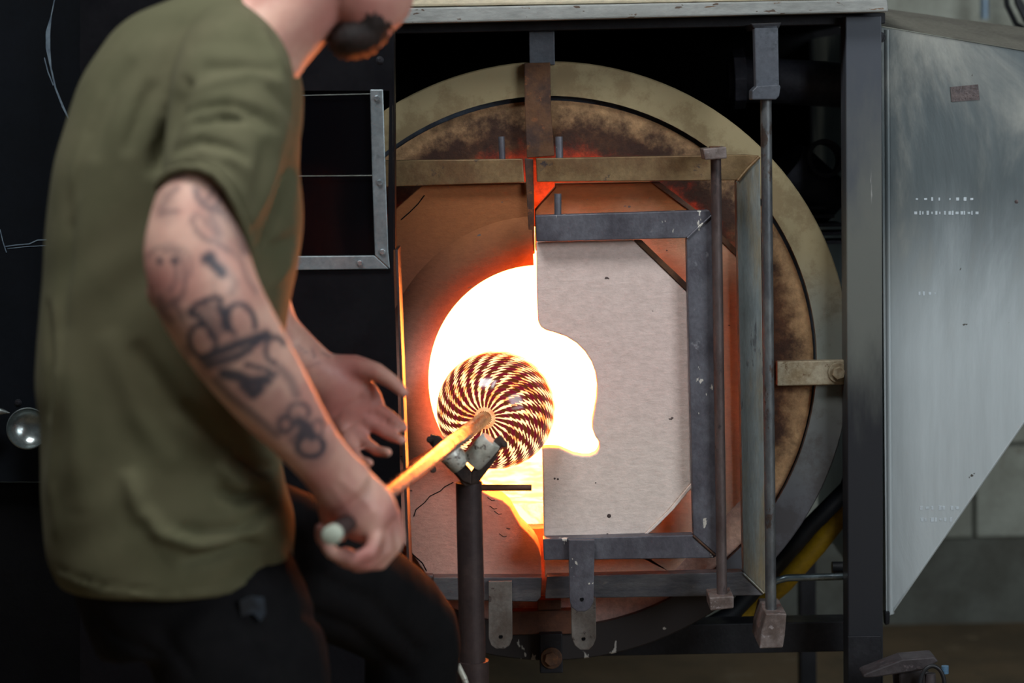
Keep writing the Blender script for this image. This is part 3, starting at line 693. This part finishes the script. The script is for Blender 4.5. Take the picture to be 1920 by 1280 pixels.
roller(903, 846, Vector((.66, -.12, .74)))
roller(846, 852, Vector((-.66, -.12, .74)))
for (x, y) in [(945, 832), (806, 824), (812, 880)]:
    hexbolt('yoke_bolt', x, y, YS_ - .036, .0035, .005, M['yoke'], st)

# ------------------------------------------------------------------ the glassblower
def loft_bm(st_, n=28, bm=None, sup=2.0):
    """st_: (x, y, Y, half width in picture px, half depth m[, direction override]) -> closed tapered tube"""
    bm = bm or bmesh.new()
    # resample with catmull-rom
    S = [np.array(s[:5], float) for s in st_]
    out = []
    for i in range(len(S) - 1):
        p0, p1, p2, p3 = S[max(i - 1, 0)], S[i], S[i + 1], S[min(i + 2, len(S) - 1)]
        for k in range(4):
            t = k / 4
            out.append(.5 * ((2 * p1) + (p2 - p0) * t + (2 * p0 - 5 * p1 + 4 * p2 - p3) * t * t + (3 * p1 - p0 - 3 * p2 + p3) * t ** 3))
    out.append(S[-1])
    rings = []
    C = [at(s[0], s[1], s[2]) for s in out]
    for i, s in enumerate(out):
        d = C[min(i + 1, len(C) - 1)] - C[max(i - 1, 0)]; d2 = Vector((d.x, 0, d.z))
        if d2.length < 1e-6: d2 = Vector((0, 0, 1))
        d2.normalize(); u = Vector((d2.z, 0, -d2.x)); v = Vector((0, 1, 0))
        d = d.normalized(); v = (v - d * v.dot(d)); v = v.normalized() if v.length > .3 else Vector((0, 1, 0))
        hw = mpx(s[3], s[2])
        ring_ = []
        for k in range(n):
            a = 2 * math.pi * k / n; ca, sa = math.cos(a), math.sin(a)
            e = 2 / sup
            ring_.append(bm.verts.new(C[i] + u * (hw * math.copysign(abs(ca) ** e, ca)) + v * (s[4] * math.copysign(abs(sa) ** e, sa))))
        rings.append(ring_)
    for a, b in zip(rings, rings[1:]):
        for k in range(n): bm.faces.new([a[k], a[(k + 1) % n], b[(k + 1) % n], b[k]])
    bm.faces.new(rings[0][::-1]); bm.faces.new(rings[-1])
    return bm
def blob(bm, x, y, Y, rx, ry, rd, rot=0.0):
    """ellipsoid: rx, ry in picture px, rd depth m, turned in the picture plane"""
    c = at(x, y, Y); r = bmesh.ops.create_icosphere(bm, subdivisions=3, radius=1)
    ca, sa = math.cos(rot), math.sin(rot)
    for v in r['verts']:
        X, Z = v.co.x * mpx(rx, Y), v.co.z * mpx(ry, Y)
        v.co = c + Vector((X * ca - Z * sa, v.co.y * rd, X * sa + Z * ca))
def chain(bm, pts, r):
    """finger: pts (x, y, Y), radii m, rounded ends"""
    P = [at(*p) for p in pts]; r = list(r)
    d0 = (P[1] - P[0]).normalized(); d1 = (P[-1] - P[-2]).normalized()
    P = P + [P[-1] + d1 * r[-1] * .7, P[-1] + d1 * r[-1]]; r = r + [r[-1] * .7, r[-1] * .15]
    tube_bm(P, r, 12, bm)
def fuse(name, bm, voxel, smooth, m, parent, sm_factor=.5, post=None, label=None):
    """closed overlapping volumes -> one continuous skin"""
    bmesh.ops.recalc_face_normals(bm, faces=bm.faces[:])
    me = bpy.data.meshes.new('tmp'); bm.to_mesh(me); bm.free()
    o = bpy.data.objects.new('tmp', me); COL.objects.link(o)
    r = o.modifiers.new('r', 'REMESH'); r.mode = 'VOXEL'; r.voxel_size = voxel
    s = o.modifiers.new('s', 'SMOOTH'); s.iterations = smooth; s.factor = sm_factor
    dg = bpy.context.evaluated_depsgraph_get()
    me2 = bpy.data.meshes.new_from_object(o.evaluated_get(dg)); me2.name = name
    bpy.data.objects.remove(o)
    n = len(me2.vertices); co = np.empty(n * 3); me2.vertices.foreach_get('co', co); co = co.reshape(-1, 3)
    no = np.empty(n * 3); me2.vertex_normals.foreach_get('vector', no); no = no.reshape(-1, 3)
    if post: co = post(co, no, me2)
    off = np.array(wloc(parent)); co = co - off
    me2.vertices.foreach_set('co', co.ravel()); me2.polygons.foreach_set('use_smooth', [True] * len(me2.polygons)); me2.update()
    me2.materials.clear(); me2.materials.append(m)
    o = bpy.data.objects.new(name, me2); COL.objects.link(o); o.parent = parent
    if label: o['label'] = label
    return o
def fold(P, pts, r):
    """soft groove along a polyline that fades out at both ends"""
    L = [0]
    for (x0, y0), (x1, y1) in zip(pts, pts[1:]): L.append(L[-1] + math.hypot(x1 - x0, y1 - y0))
    best = np.full(len(P), 1e9); par = np.zeros(len(P))
    for i, (p, q) in enumerate(zip(pts, pts[1:])):
        a = np.array(p, float); ab = np.array(q, float) - a
        t = np.clip(((P - a) @ ab) / (ab @ ab + 1e-9), 0, 1); d = np.linalg.norm(P - (a + t[:, None] * ab), axis=1)
        k_ = d < best; best[k_] = d[k_]; par[k_] = (L[i] + t[k_] * (L[i + 1] - L[i])) / L[-1]
    return np.exp(-(best / r) ** 2) * np.clip(np.sin(np.pi * np.clip(par, 0, 1)), 0, 1) ** .6
def polydist(P, pts):
    """distance of picture positions P (Nx2) from a polyline"""
    d = np.full(len(P), 1e9)
    for (x0, y0), (x1, y1) in zip(pts, pts[1:]):
        a = np.array([x0, y0], float); b = np.array([x1, y1], float); ab = b - a
        t = np.clip(((P - a) @ ab) / (ab @ ab + 1e-9), 0, 1)
        d = np.minimum(d, np.linalg.norm(P - (a + t[:, None] * ab), axis=1))
    return d

pn = thing('person', (at(380, 1800, -1.0).x, -1.0, 0), 'bearded glassblower in olive T-shirt with tattooed forearms turning the blowpipe', 'person')

# ---- skin: head, neck, core, both arms and hands as one body
sk = bmesh.new()
loft_bm([(395, 40, -.98, 90, .06), (470, 90, -1.0, 100, .07), (515, 62, -1.0, 84, .066), (570, 4, -1.0, 80, .062), (625, -62, -1.0, 84, .06), (650, -110, -1.0, 86, .05)], bm=sk)
blob(sk, 662, -118, -1.0, 138, 158, .078)               # skull
blob(sk, 690, -20, -1.0, 88, 92, .062)                  # cheeks and jaw
blob(sk, 690, 42, -1.0, 48, 46, .045)                   # chin
blob(sk, 762, -30, -1.0, 22, 12, .024); blob(sk, 758, -12, -1.0, 20, 12, .022)                  # mouth
blob(sk, 808, -74, -1.0, 22, 17, .015, .3)              # nose
blob(sk, 797, -98, -1.0, 14, 34, .010, .3)
blob(sk, 782, -146, -1.0, 22, 12, .05)                  # brow
blob(sk, 646, -92, -1.078, 20, 34, .010, .2)            # ears
blob(sk, 646, -92, -.922, 20, 34, .010, .2)
loft_bm([(330, 180, -.98, 130, .12), (330, 500, -.98, 170, .12), (320, 900, -.98, 175, .12), (340, 1080, -.98, 180, .12)], bm=sk)   # core under the shirt
# near arm
loft_bm([(400, 170, -1.12, 62, .045), (405, 260, -1.18, 68, .048), (384, 350, -1.22, 80, .052), (372, 420, -1.24, 92, .054), (370, 490, -1.25, 100, .055), (398, 572, -1.25, 99, .054), (452, 660, -1.22, 91, .052),
         (514, 748, -1.19, 77, .046), (566, 815, -1.16, 61, .038), (612, 872, -1.13, 54, .032), (648, 915, -1.11, 60, .034)], bm=sk)
blob(sk, 318, 505, -1.24, 46, 52, .038)
blob(sk, 305, 545, -1.235, 30, 40, .03)
loft_bm([(640, 905, -1.10, 55, .034), (668, 940, -1.09, 60, .040), (696, 968, -1.08, 58, .044), (716, 990, -1.08, 44, .040)], bm=sk)
chain(sk, [(690, 945, -1.03), (738, 962, -1.03), (748, 1012, -1.03), (722, 1046, -1.025), (680, 1052, -1.02), (645, 1034, -1.02)], [.012, .0115, .0105, .010, .0095, .009])
chain(sk, [(690, 960, -1.055), (734, 975, -1.055), (742, 1022, -1.055), (712, 1056, -1.05), (668, 1060, -1.045), (626, 1040, -1.045)], [.012, .0118, .011, .0105, .010, .009])
chain(sk, [(688, 975, -1.08), (724, 992, -1.085), (722, 1032, -1.09), (690, 1057, -1.09), (648, 1052, -1.085), (612, 1026, -1.085)], [.012, .0115, .011, .0105, .010, .009])
chain(sk, [(680, 985, -1.105), (706, 1006, -1.115), (694, 1036, -1.125), (660, 1050, -1.13), (622, 1036, -1.125), (601, 1004, -1.12), (600, 990, -1.12)], [.012, .011, .0105, .010, .0095, .0088, .008])
chain(sk, [(628, 912, -1.06), (612, 948, -1.03), (618, 985, -1.00), (640, 1006, -.985)], [.015, .0135, .0115, .0095])
# far arm and open hand
loft_bm([(440, 200, -.86, 60, .045), (470, 350, -.83, 62, .048), (470, 500, -.80, 64, .048), (500, 610, -.79, 58, .044), (548, 660, -.78, 50, .036), (600, 700, -.77, 43, .028), (632, 726, -.765, 48, .026)], bm=sk)
loft_bm([(610, 705, -.77, 42, .026), (640, 735, -.765, 58, .021), (662, 765, -.76, 62, .018), (684, 792, -.757, 52, .014)], bm=sk)
chain(sk, [(628, 692, -.765), (668, 688, -.77), (706, 697, -.785), (736, 716, -.80), (757, 736, -.81)], [.022, .018, .0135, .0110, .0085])
chain(sk, [(672, 748, -.762), (704, 764, -.762), (732, 780, -.772), (757, 802, -.785)], [.0120, .0100, .0088, .0076])
chain(sk, [(670, 776, -.762), (702, 798, -.772), (730, 816, -.790), (754, 826, -.808)], [.0120, .0100, .0088, .0076])
chain(sk, [(658, 798, -.765), (684, 828, -.782), (708, 846, -.806), (728, 848, -.830)], [.0115, .0098, .0086, .0075])
chain(sk, [(644, 806, -.770), (658, 842, -.794), (676, 864, -.820), (694, 868, -.84)], [.0110, .0090, .0080, .0070])

def ell(cx, cy, rx, ry, a0=0, a1=360, n=18, rot=0):
    r = math.radians(rot)
    return [(cx + rx * math.cos(t) * math.cos(r) - ry * math.sin(t) * math.sin(r), cy + rx * math.cos(t) * math.sin(r) + ry * math.sin(t) * math.cos(r)) for t in [math.radians(a0 + (a1 - a0) * i / n) for i in range(n + 1)]]
INK = [([(400, 700), (510, 745), (575, 815)], 30, .2), ([(540, 785), (590, 845)], 28, .38), ([(370, 620), (480, 650)], 34, .15), ([(400, 380), (445, 450)], 26, .22), ([(310, 345), (312, 400)], 20, .2),  # polyline, half thickness px, strength
 ([(355, 584), (372, 568), (404, 556), (414, 560), (412, 582)], 5, 1.0), ([(358, 588), (372, 592), (388, 612), (398, 632)], 6, 1.0), ([(412, 575), (418, 600), (424, 618)], 6, .95),
 ([(375, 582), (402, 574)], 12, .45), ([(392, 596), (408, 622)], 13, .5),
 (ell(380, 640, 24, 32, rot=-20), 5, 1.0), (ell(453, 602, 24, 34, 150, 400, rot=-22), 5, 1.0), ([(424, 580), (424, 610), (432, 618)], 7, .9),
 ([(380, 672), (440, 648), (500, 626)], 9, .95), ([(386, 684), (450, 664), (504, 628)], 6, .95), ([(400, 660), (450, 640)], 10, .6), ([(390, 690), (440, 676), (470, 658)], 5, .7),
 ([(420, 700), (448, 706), (470, 716), (500, 712)], 12, .95), ([(458, 722), (474, 738), (486, 728)], 12, .95), ([(462, 683), (480, 688), (500, 692), (516, 704)], 5, .85),
 (ell(516, 656, 18, 24, 90, 330), 5, .8), ([(524, 690), (545, 712), (556, 740)], 9, .5), ([(404, 712), (432, 742), (470, 772), (520, 815)], 8, .6),
 (ell(536, 795, 13, 14), 6, .8), (ell(560, 772, 20, 16, 150, 390), 5, .7), ([(560, 790), (576, 800), (584, 818), (570, 806), (562, 820)], 12, .85), (ell(582, 836, 25, 20), 6, .95), (ell(596, 802, 10, 16, 200, 470), 4, .6), ([(545, 822), (566, 846)], 6, .6),
 ([(299, 489), (300, 491)], 6, .85), ([(325, 486), (330, 492)], 6, .95), (ell(318, 520, 30, 52, 250, 445), 4, .5), (ell(316, 500, 44, 40, 210, 380), 4, .35), ([(330, 500), (330, 528), (318, 545)], 4, .4),
 ([(386, 486), (394, 480), (400, 494), (414, 508), (416, 512)], 10, .95), ([(420, 500), (442, 530), (434, 550)], 7, .3), ([(402, 520), (400, 545)], 3, .2),
 ([(333, 318), (322, 330), (340, 326)], 6, .6), ([(333, 352), (312, 368), (306, 392), (300, 402)], 6, .45), ([(300, 400), (332, 396)], 5, .5), ([(318, 372), (300, 390)], 10, .3),
 ([(366, 356), (372, 372), (385, 388), (404, 392), (414, 398)], 6, .65), ([(384, 378), (396, 366), (398, 352)], 5, .5), ([(404, 392), (412, 372), (414, 362)], 5, .6), ([(426, 366), (432, 382), (444, 396)], 6, .6),
 ([(360, 410), (368, 432), (384, 448), (412, 458), (430, 470)], 5, .5), ([(366, 400), (380, 408), (390, 424)], 5, .4), ([(398, 404), (400, 420), (410, 440)], 9, .45), ([(420, 400), (440, 420), (452, 448), (458, 470)], 10, .45), ([(436, 472), (452, 490), (462, 520), (480, 548)], 5, .35),
 ([(300, 580), (318, 572), (332, 560)], 6, .45), ([(322, 565), (338, 585), (342, 598)], 5, .5), ([(345, 650), (352, 668)], 6, .4), ([(300, 560), (310, 590), (320, 600)], 8, .4),
 ([(560, 650), (575, 660)], 3, .25), ([(585, 655), (590, 668)], 3, .3), ([(605, 662), (618, 668)], 3, .25), ([(575, 688), (600, 680)], 3, .2),
]
NOISE = lambda P: np.sin(P[:, 0] * .19 + np.sin(P[:, 1] * .11) * 2) * np.sin(P[:, 1] * .17 + np.sin(P[:, 0] * .13) * 2)
def ink_post(co, no, me):
    P = to_px(co); v = co - np.array(CAM); v /= np.linalg.norm(v, axis=1)[:, None]
    facing = np.clip(-(no * v).sum(1) * 4, 0, 1)
    ink = np.zeros(len(co))
    near = facing > 0
    for pts, r, s in INK:
        d = polydist(P, pts); ink = np.maximum(ink, min(1, s * 1.15) * np.clip(1 - (d - r * .6) / (r * .9), 0, 1))
    ink *= facing
    ink[(P[:, 1] > 900) | (P[:, 1] < 300)] = 0
    a = me.attributes.new('ink', 'FLOAT', 'POINT'); a.data.foreach_set('value', ink.astype(np.float32))
    # knuckles and heel of the hand run redder
    red = np.zeros(len(co))
    for (x, y, r) in [(742, 965, 30), (640, 960, 40), (300, 528, 34), (590, 1010, 30), (680, 1050, 36), (690, 770, 60), (640, 760, 60), (660, 700, 40), (600, 900, 34), (680, 60, 70), (640, 20, 60)]:
        red = np.maximum(red, np.exp(-((P[:, 0] - x) ** 2 + (P[:, 1] - y) ** 2) / (2 * r * r)))
    a = me.attributes.new('flush', 'FLOAT', 'POINT'); a.data.foreach_set('value', red.astype(np.float32))
    # palm creases, tendons
    disp = np.zeros(len(co))
    for pts, r, s in [([(612, 800), (640, 770), (676, 745)], 5, .003), ([(636, 812), (668, 790), (690, 775)], 4, .0025), ([(640, 900), (700, 960)], 6, -.0018), ([(625, 915), (676, 985)], 5, -.0014), ([(660, 925), (690, 955)], 5, .0018)]:
        disp += s * np.exp(-(polydist(P, pts) / r) ** 2)
    return co - no * (disp * facing)[:, None]
def skin_mat():
    g = G('tattooed_skin')
    def attr(n_):
        a = g.n.new('ShaderNodeAttribute'); a.attribute_name = n_; return a.outputs['Fac']
    n1 = g.noise(22, 5, .6)
    c = g.mix(g.mapr(n1, .35, .65, smooth=True), lin((232, 186, 166)), lin((212, 158, 142)))
    c = g.mix(g.math('MULTIPLY', attr('flush'), .75), c, lin((186, 112, 106)))
    c = g.mix(g.math('MULTIPLY', attr('ink'), .93), c, lin((46, 56, 70)))
    g.bump(g.noise(180, 4), .15, .001)
    return g.out(c, .5, Subsurface_Weight=.08, Subsurface_Radius=(.012, .004, .002), Subsurface_Scale=.5)
fuse('body', sk, .0042, 6, skin_mat(), pn, post=ink_post, label='fair skinned body with grey-blue forearm tattoos')

# ---- shirt
R_ = [(-30, 385, 468), (0, 320, 480), (25, 258, 498), (55, 218, 512), (90, 192, 532), (130, 165, 556), (170, 147, 566), (232, 128, 566), (300, 108, 558), (380, 96, 566), (440, 90, 567), (512, 86, 556), (580, 80, 542), (650, 74, 532), (717, 71, 528), (780, 79, 526), (850, 80, 527), (917, 80, 537), (970, 83, 553), (1010, 86, 556), (1040, 92, 552), (1068, 104, 554), (1084, 112, 556)]
DEP = {-30: .045, 0: .075, 25: .09, 55: .10, 90: .115, 130: .125, 170: .135}
sh = bmesh.new(); rings = []; n = 72
def cr(S):
    out = []
    for i in range(len(S) - 1):
        p0, p1, p2, p3 = [np.array(S[j], float) for j in (max(i - 1, 0), i, i + 1, min(i + 2, len(S) - 1))]
        for k in range(5):
            t = k / 5; out.append(.5 * ((2 * p1) + (p2 - p0) * t + (2 * p0 - 5 * p1 + 4 * p2 - p3) * t * t + (3 * p1 - p0 - 3 * p2 + p3) * t ** 3))
    out.append(np.array(S[-1], float)); return out
S_ = cr([(y, a, b, DEP.get(y, .145 + .02 * math.sin((y - 170) / 914 * math.pi))) for y, a, b in R_])
for y, a, b, dp in S_:
    c = at((a + b) / 2, y, -.98); hw = mpx((b - a) / 2, -.98)
    r_ = []
    for k in range(n):
        t = 2 * math.pi * k / n; ca, sa = math.cos(t), math.sin(t)
        r_.append(sh.verts.new(c + Vector((hw * math.copysign(abs(ca) ** .88, ca), dp * math.copysign(abs(sa) ** .88, sa), 0))))
    rings.append(r_)
for a, b in zip(rings, rings[1:]):
    for k in range(n): sh.faces.new([a[k], a[(k + 1) % n], b[(k + 1) % n], b[k]])
sh.faces.new(rings[0][::-1]); sh.faces.new(rings[-1])
# near sleeve and far sleeve
loft_bm([(420, 60, -1.03, 70, .05), (438, 130, -1.09, 108, .075), (434, 210, -1.15, 118, .080), (420, 290, -1.19, 112, .078), (410, 352, -1.21, 104, .076), (402, 420, -1.21, 90, .070), (404, 474, -1.21, 76, .060)], bm=sh)
loft_bm([(450, 120, -.90, 100, .07), (480, 240, -.86, 84, .07), (486, 380, -.83, 72, .066)], bm=sh)
FOLDS = [  # polyline, width px, depth m (positive = valley)
 ([(356, 145), (329, 188), (312, 242), (296, 296), (288, 330)], 11, .012),
 ([(289, 150), (268, 190), (250, 240), (236, 290)], 11, .005), ([(252, 110), (215, 165), (190, 230), (170, 300)], 14, .0035), ([(188, 188), (160, 270), (135, 380), (122, 520), (112, 700)], 9, .0035),
 ([(160, 250), (140, 330), (130, 420)], 7, -.003),
 ([(338, 160), (386, 124), (454, 119), (524, 134)], 9, .006), ([(344, 176), (403, 155), (470, 139), (538, 161)], 8, -.003),
 ([(336, 218), (376, 202), (427, 193), (487, 213), (528, 244)], 8, .006), ([(356, 237), (403, 220), (470, 222), (500, 244)], 7, .005), ([(340, 228), (380, 212), (430, 206), (480, 220)], 6, -.003),
 ([(312, 289), (370, 263), (430, 277), (470, 302)], 8, .0045), ([(320, 305), (372, 285), (440, 300), (478, 330)], 8, -.003),
 ([(350, 90), (400, 76), (470, 78), (520, 100)], 12, .003), ([(500, 160), (540, 200), (556, 240)], 8, .003),
 ([(504, 40), (530, 95), (552, 132)], 7, .004), ([(490, 44), (516, 100), (540, 138)], 6, -.003),
 ([(500, 260), (490, 330), (476, 400)], 12, .003), ([(528, 300), (512, 360), (484, 430)], 9, -.003),
 ([(560, 300), (530, 360), (500, 420), (474, 470)], 10, .012),
 ([(320, 310), (360, 302), (410, 318), (450, 360), (478, 420)], 6, -.0025),
 ([(403, 918), (453, 934), (514, 922)], 10, .011), ([(410, 870), (437, 904), (470, 918)], 9, -.006), ([(440, 850), (490, 880), (524, 876)], 9, .007),
 ([(329, 994), (386, 1000), (453, 992), (490, 962), (524, 930)], 9, .006), ([(269, 951), (302, 1001), (369, 1020), (440, 1010), (500, 985)], 11, -.007), ([(336, 1052), (403, 1040), (453, 1018), (504, 1031)], 10, .009),
 ([(240, 880), (256, 940), (270, 980)], 14, -.004), ([(500, 1050), (540, 1040)], 10, -.004),
 ([(90, 560), (96, 680), (92, 790)], 7, .004), ([(104, 560), (110, 680), (104, 800), (96, 900), (104, 1010)], 8, -.003),
 ([(250, 640), (330, 760), (420, 830), (500, 860)], 16, .004), ([(200, 620), (260, 780), (330, 880)], 20, -.003), ([(120, 620), (140, 800), (150, 960)], 20, -.0025),
 ([(500, 470), (540, 455), (560, 440)], 10, .005), ([(500, 540), (540, 500), (560, 480)], 10, -.003),
 ([(108, 1068), (200, 1098), (300, 1114), (400, 1104), (552, 1050)], 3.5, .0022), ([(110, 1078), (200, 1106), (300, 1124), (400, 1112), (556, 1060)], 5, -.0016),
 ([(290, 322), (345, 290), (410, 300), (455, 350), (480, 440)], 3, .0012),
]
def shirt_post(co, no, me):
    P = to_px(co); v = co - np.array(CAM); v /= np.linalg.norm(v, axis=1)[:, None]
    facing = np.clip(-(no * v).sum(1) * 2.2, 0, 1)
    d_ = np.zeros(len(co))
    for pts, r, s in FOLDS: d_ += 1.9 * s * (fold(P, pts, r * 1.15) if r > 5.5 else .5 * np.exp(-(polydist(P, pts) / r) ** 2))
    # low wandering undulation of the loose cloth
    d_ += .0016 * np.sin(P[:, 0] * .035 + P[:, 1] * .02 + np.sin(P[:, 1] * .013) * 2) * np.sin(P[:, 1] * .012 + 1)
    return co - no * (d_ * facing)[:, None]
g = G('olive_cotton')
c = g.mix(g.mapr(g.noise(9, 4), .35, .65, smooth=True), lin((88, 86, 60)), lin((98, 94, 68)))
c = g.mix(0.0, c, lin((96, 94, 66)))
g.bump(g.noise(500, 2), .25, .0006)
M['olive'] = g.out(c, .9, Sheen_Weight=0.0)
shirt = fuse('shirt', sh, .0065, 5, M['olive'], pn, post=shirt_post, label='olive green cotton T-shirt')
HEM = [(296, 352), (304, 336), (320, 322), (345, 314), (375, 315), (402, 326), (424, 350), (442, 384), (458, 424), (474, 474)]
def inside(P, poly):
    c_ = np.zeros(len(P), bool); j = len(poly) - 1
    for i in range(len(poly)):
        xi, yi = poly[i]; xj, yj = poly[j]
        c_ ^= ((yi > P[:, 1]) != (yj > P[:, 1])) & (P[:, 0] < (xj - xi) * (P[:, 1] - yi) / (yj - yi + 1e-9) + xi); j = i
    return c_
bm = bmesh.new(); bm.from_mesh(shirt.data); bm.faces.ensure_lookup_table()
off = np.array(wloc(pn))
cc = np.array([f.calc_center_median() for f in bm.faces]) + off
cut = inside(to_px(cc), HEM + [(490, 530), (240, 530), (250, 352)]) & (cc[:, 1] < -1.158)
vc = np.array([v.co for v in bm.verts]) + off; vp = to_px(vc)
line = []
for h in HEM:
    dd = np.hypot(vp[:, 0] - h[0], vp[:, 1] - h[1]); dd[vc[:, 1] > -1.16] = 1e9
    ok = np.where(dd < 16)[0]
    k_ = ok[np.argmin(vc[ok, 1])] if len(ok) else int(np.argmin(dd))
    line.append(at(h[0], h[1], vc[k_, 1] + .001))
bmesh.ops.delete(bm, geom=[bm.faces[i] for i in np.where(cut)[0]], context='FACES')
bm.to_mesh(shirt.data); bm.free()
sd = shirt.modifiers.new('cloth', 'SOLIDIFY'); sd.thickness = .0015; sd.offset = -1
tube('sleeve_hem', line, .0055, M['olive'], shirt, 10)
# ---- trousers, boots
tr = bmesh.new()
loft_bm([(330, 940, -.97, 195, .125), (335, 1040, -.97, 205, .135), (350, 1110, -.97, 200, .135), (370, 1180, -.97, 190, .13)], bm=tr, sup=2.3)
loft_bm([(385, 1060, -1.0, 160, .10), (430, 1180, -1.02, 168, .10), (465, 1290, -1.03, 162, .098), (500, 1560, -1.03, 118, .075), (490, 1700, -1.0, 100, .066), (440, 2000, -.96, 88, .06), (420, 2170, -.94, 92, .064)], bm=tr)
loft_bm([(400, 1010, -.92, 150, .09), (540, 1046, -.86, 130, .09), (660, 1104, -.77, 112, .085), (752, 1160, -.69, 98, .075)], bm=tr)
loft_bm([(740, 1120, -.70, 74, .06), (772, 1190, -.68, 92, .07), (768, 1300, -.67, 88, .07), (745, 1560, -.68, 78, .062), (735, 1850, -.70, 70, .058), (735, 2020, -.70, 74, .06)], bm=tr)
blob(tr, 772, 1176, -.685, 90, 80, .07)
def tr_post(co, no, me):
    P = to_px(co); d_ = np.zeros(len(co))
    for pts, r, s in [([(600, 1080), (700, 1130), (780, 1220)], 12, .006), ([(580, 1150), (660, 1180), (760, 1270)], 12, .006), ([(180, 1150), (210, 1190), (300, 1230)], 8, .004), ([(300, 1180), (360, 1260)], 8, .004),
                      ([(700, 1180), (760, 1210), (800, 1280)], 4, -.002), ([(440, 1140), (500, 1260)], 5, .003)]:
        d_ += s * np.exp(-(polydist(P, pts) / r) ** 2)
    return co - no * d_[:, None]
M['trouser'] = patchy('black_work_cloth', (17, 17, 19), (22, 21, 23), sc=10, fine=300, rough=.85, bump=.2)
M['trouser'].node_tree.nodes['Principled BSDF'].inputs['Specular IOR Level'].default_value = .15
fuse('trousers', tr, .009, 5, M['trouser'], pn, post=tr_post, label='black work trousers')
M['boot'] = patchy('black_leather', (24, 22, 22), (34, 31, 30), sc=12, rough=.5)
for (x, y, Y, dx) in [(425, 2150, -.95, .05), (735, 2020, -.70, .06)]:
    p = at(x, y, Y); bb = bmesh.new()
    tube_bm([Vector((p.x, Y, .15)), Vector((p.x, Y, .05))], [.05, .055], 20, bb)
    r = bmesh.ops.create_icosphere(bb, subdivisions=3, radius=1)
    for v in r['verts']: v.co = Vector((p.x + dx + v.co.x * .14, Y + v.co.y * .05, max(.0, .045 + v.co.z * .05)))
    fuse('boot', bb, .007, 4, M['boot'], pn)
# the paint smudge on the near trouser pocket
# ---- hair, beard, eyes
M['hair'] = patchy('dark_brown_hair', (46, 30, 26), (34, 24, 22), sc=30, fine=260, rough=.6, bump=.6, stretch=(1, 1, 3))
hb_ = bmesh.new()
blob(hb_, 630, -158, -1.0, 138, 134, .084); blob(hb_, 594, -96, -1.0, 80, 100, .077)
def hair_post(co, no, me):
    P = to_px(co); return co + no * (.0016 * np.sin(P[:, 0] * .5 + np.sin(P[:, 1] * .07) * 3))[:, None]
fuse('hair', hb_, .006, 3, M['hair'], pn, post=hair_post, label='short dark brown hair')
bd = bmesh.new()
blob(bd, 672, 66, -1.0, 60, 44, .05, .35); blob(bd, 706, 34, -1.0, 38, 46, .05, -.3); blob(bd, 735, 2, -1.0, 18, 22, .03); blob(bd, 776, -44, -1.0, 10, 6, .024)
blob(bd, 700, 8, -1.038, 26, 48, .016, -.35); blob(bd, 700, 8, -.962, 26, 48, .016, -.35)
fuse('beard', bd, .005, 3, M['hair'], pn, post=hair_post, label='dark brown beard')
g = G('eye_white'); M['eye'] = g.out((.7, .68, .65, 1), .2); g = G('iris'); M['iris'] = g.out((.05, .03, .02, 1), .1)
for s in (-1, 1):
    c = at(779, -112, -1.0) + Vector((0, s * .03, 0)); e = finish('eye', lathe_bm(c, Vector((1, 0, 0)), [(.002, -.012), (.009, -.008), (.012, 0), (.009, .008), (.005, .011)], 20), M['eye'], pn, smooth=True)
    finish('iris', lathe_bm(c + Vector((.0105, s * .001, 0)), Vector((1, 0, 0)), [(.0048, -.001), (.0045, .0015), (.002, .0022)], 16), M['iris'], e)
# pocket smudge: worn paint on the cloth
prism('paint_smudge', [(448, 1126), (470, 1118), (494, 1120), (498, 1150), (488, 1166), (474, 1150), (452, 1156)], -1.113, .004, patchy('grey_paint_smear', (50, 58, 68), (32, 34, 38), sc=40, rough=.8), pn, .001)
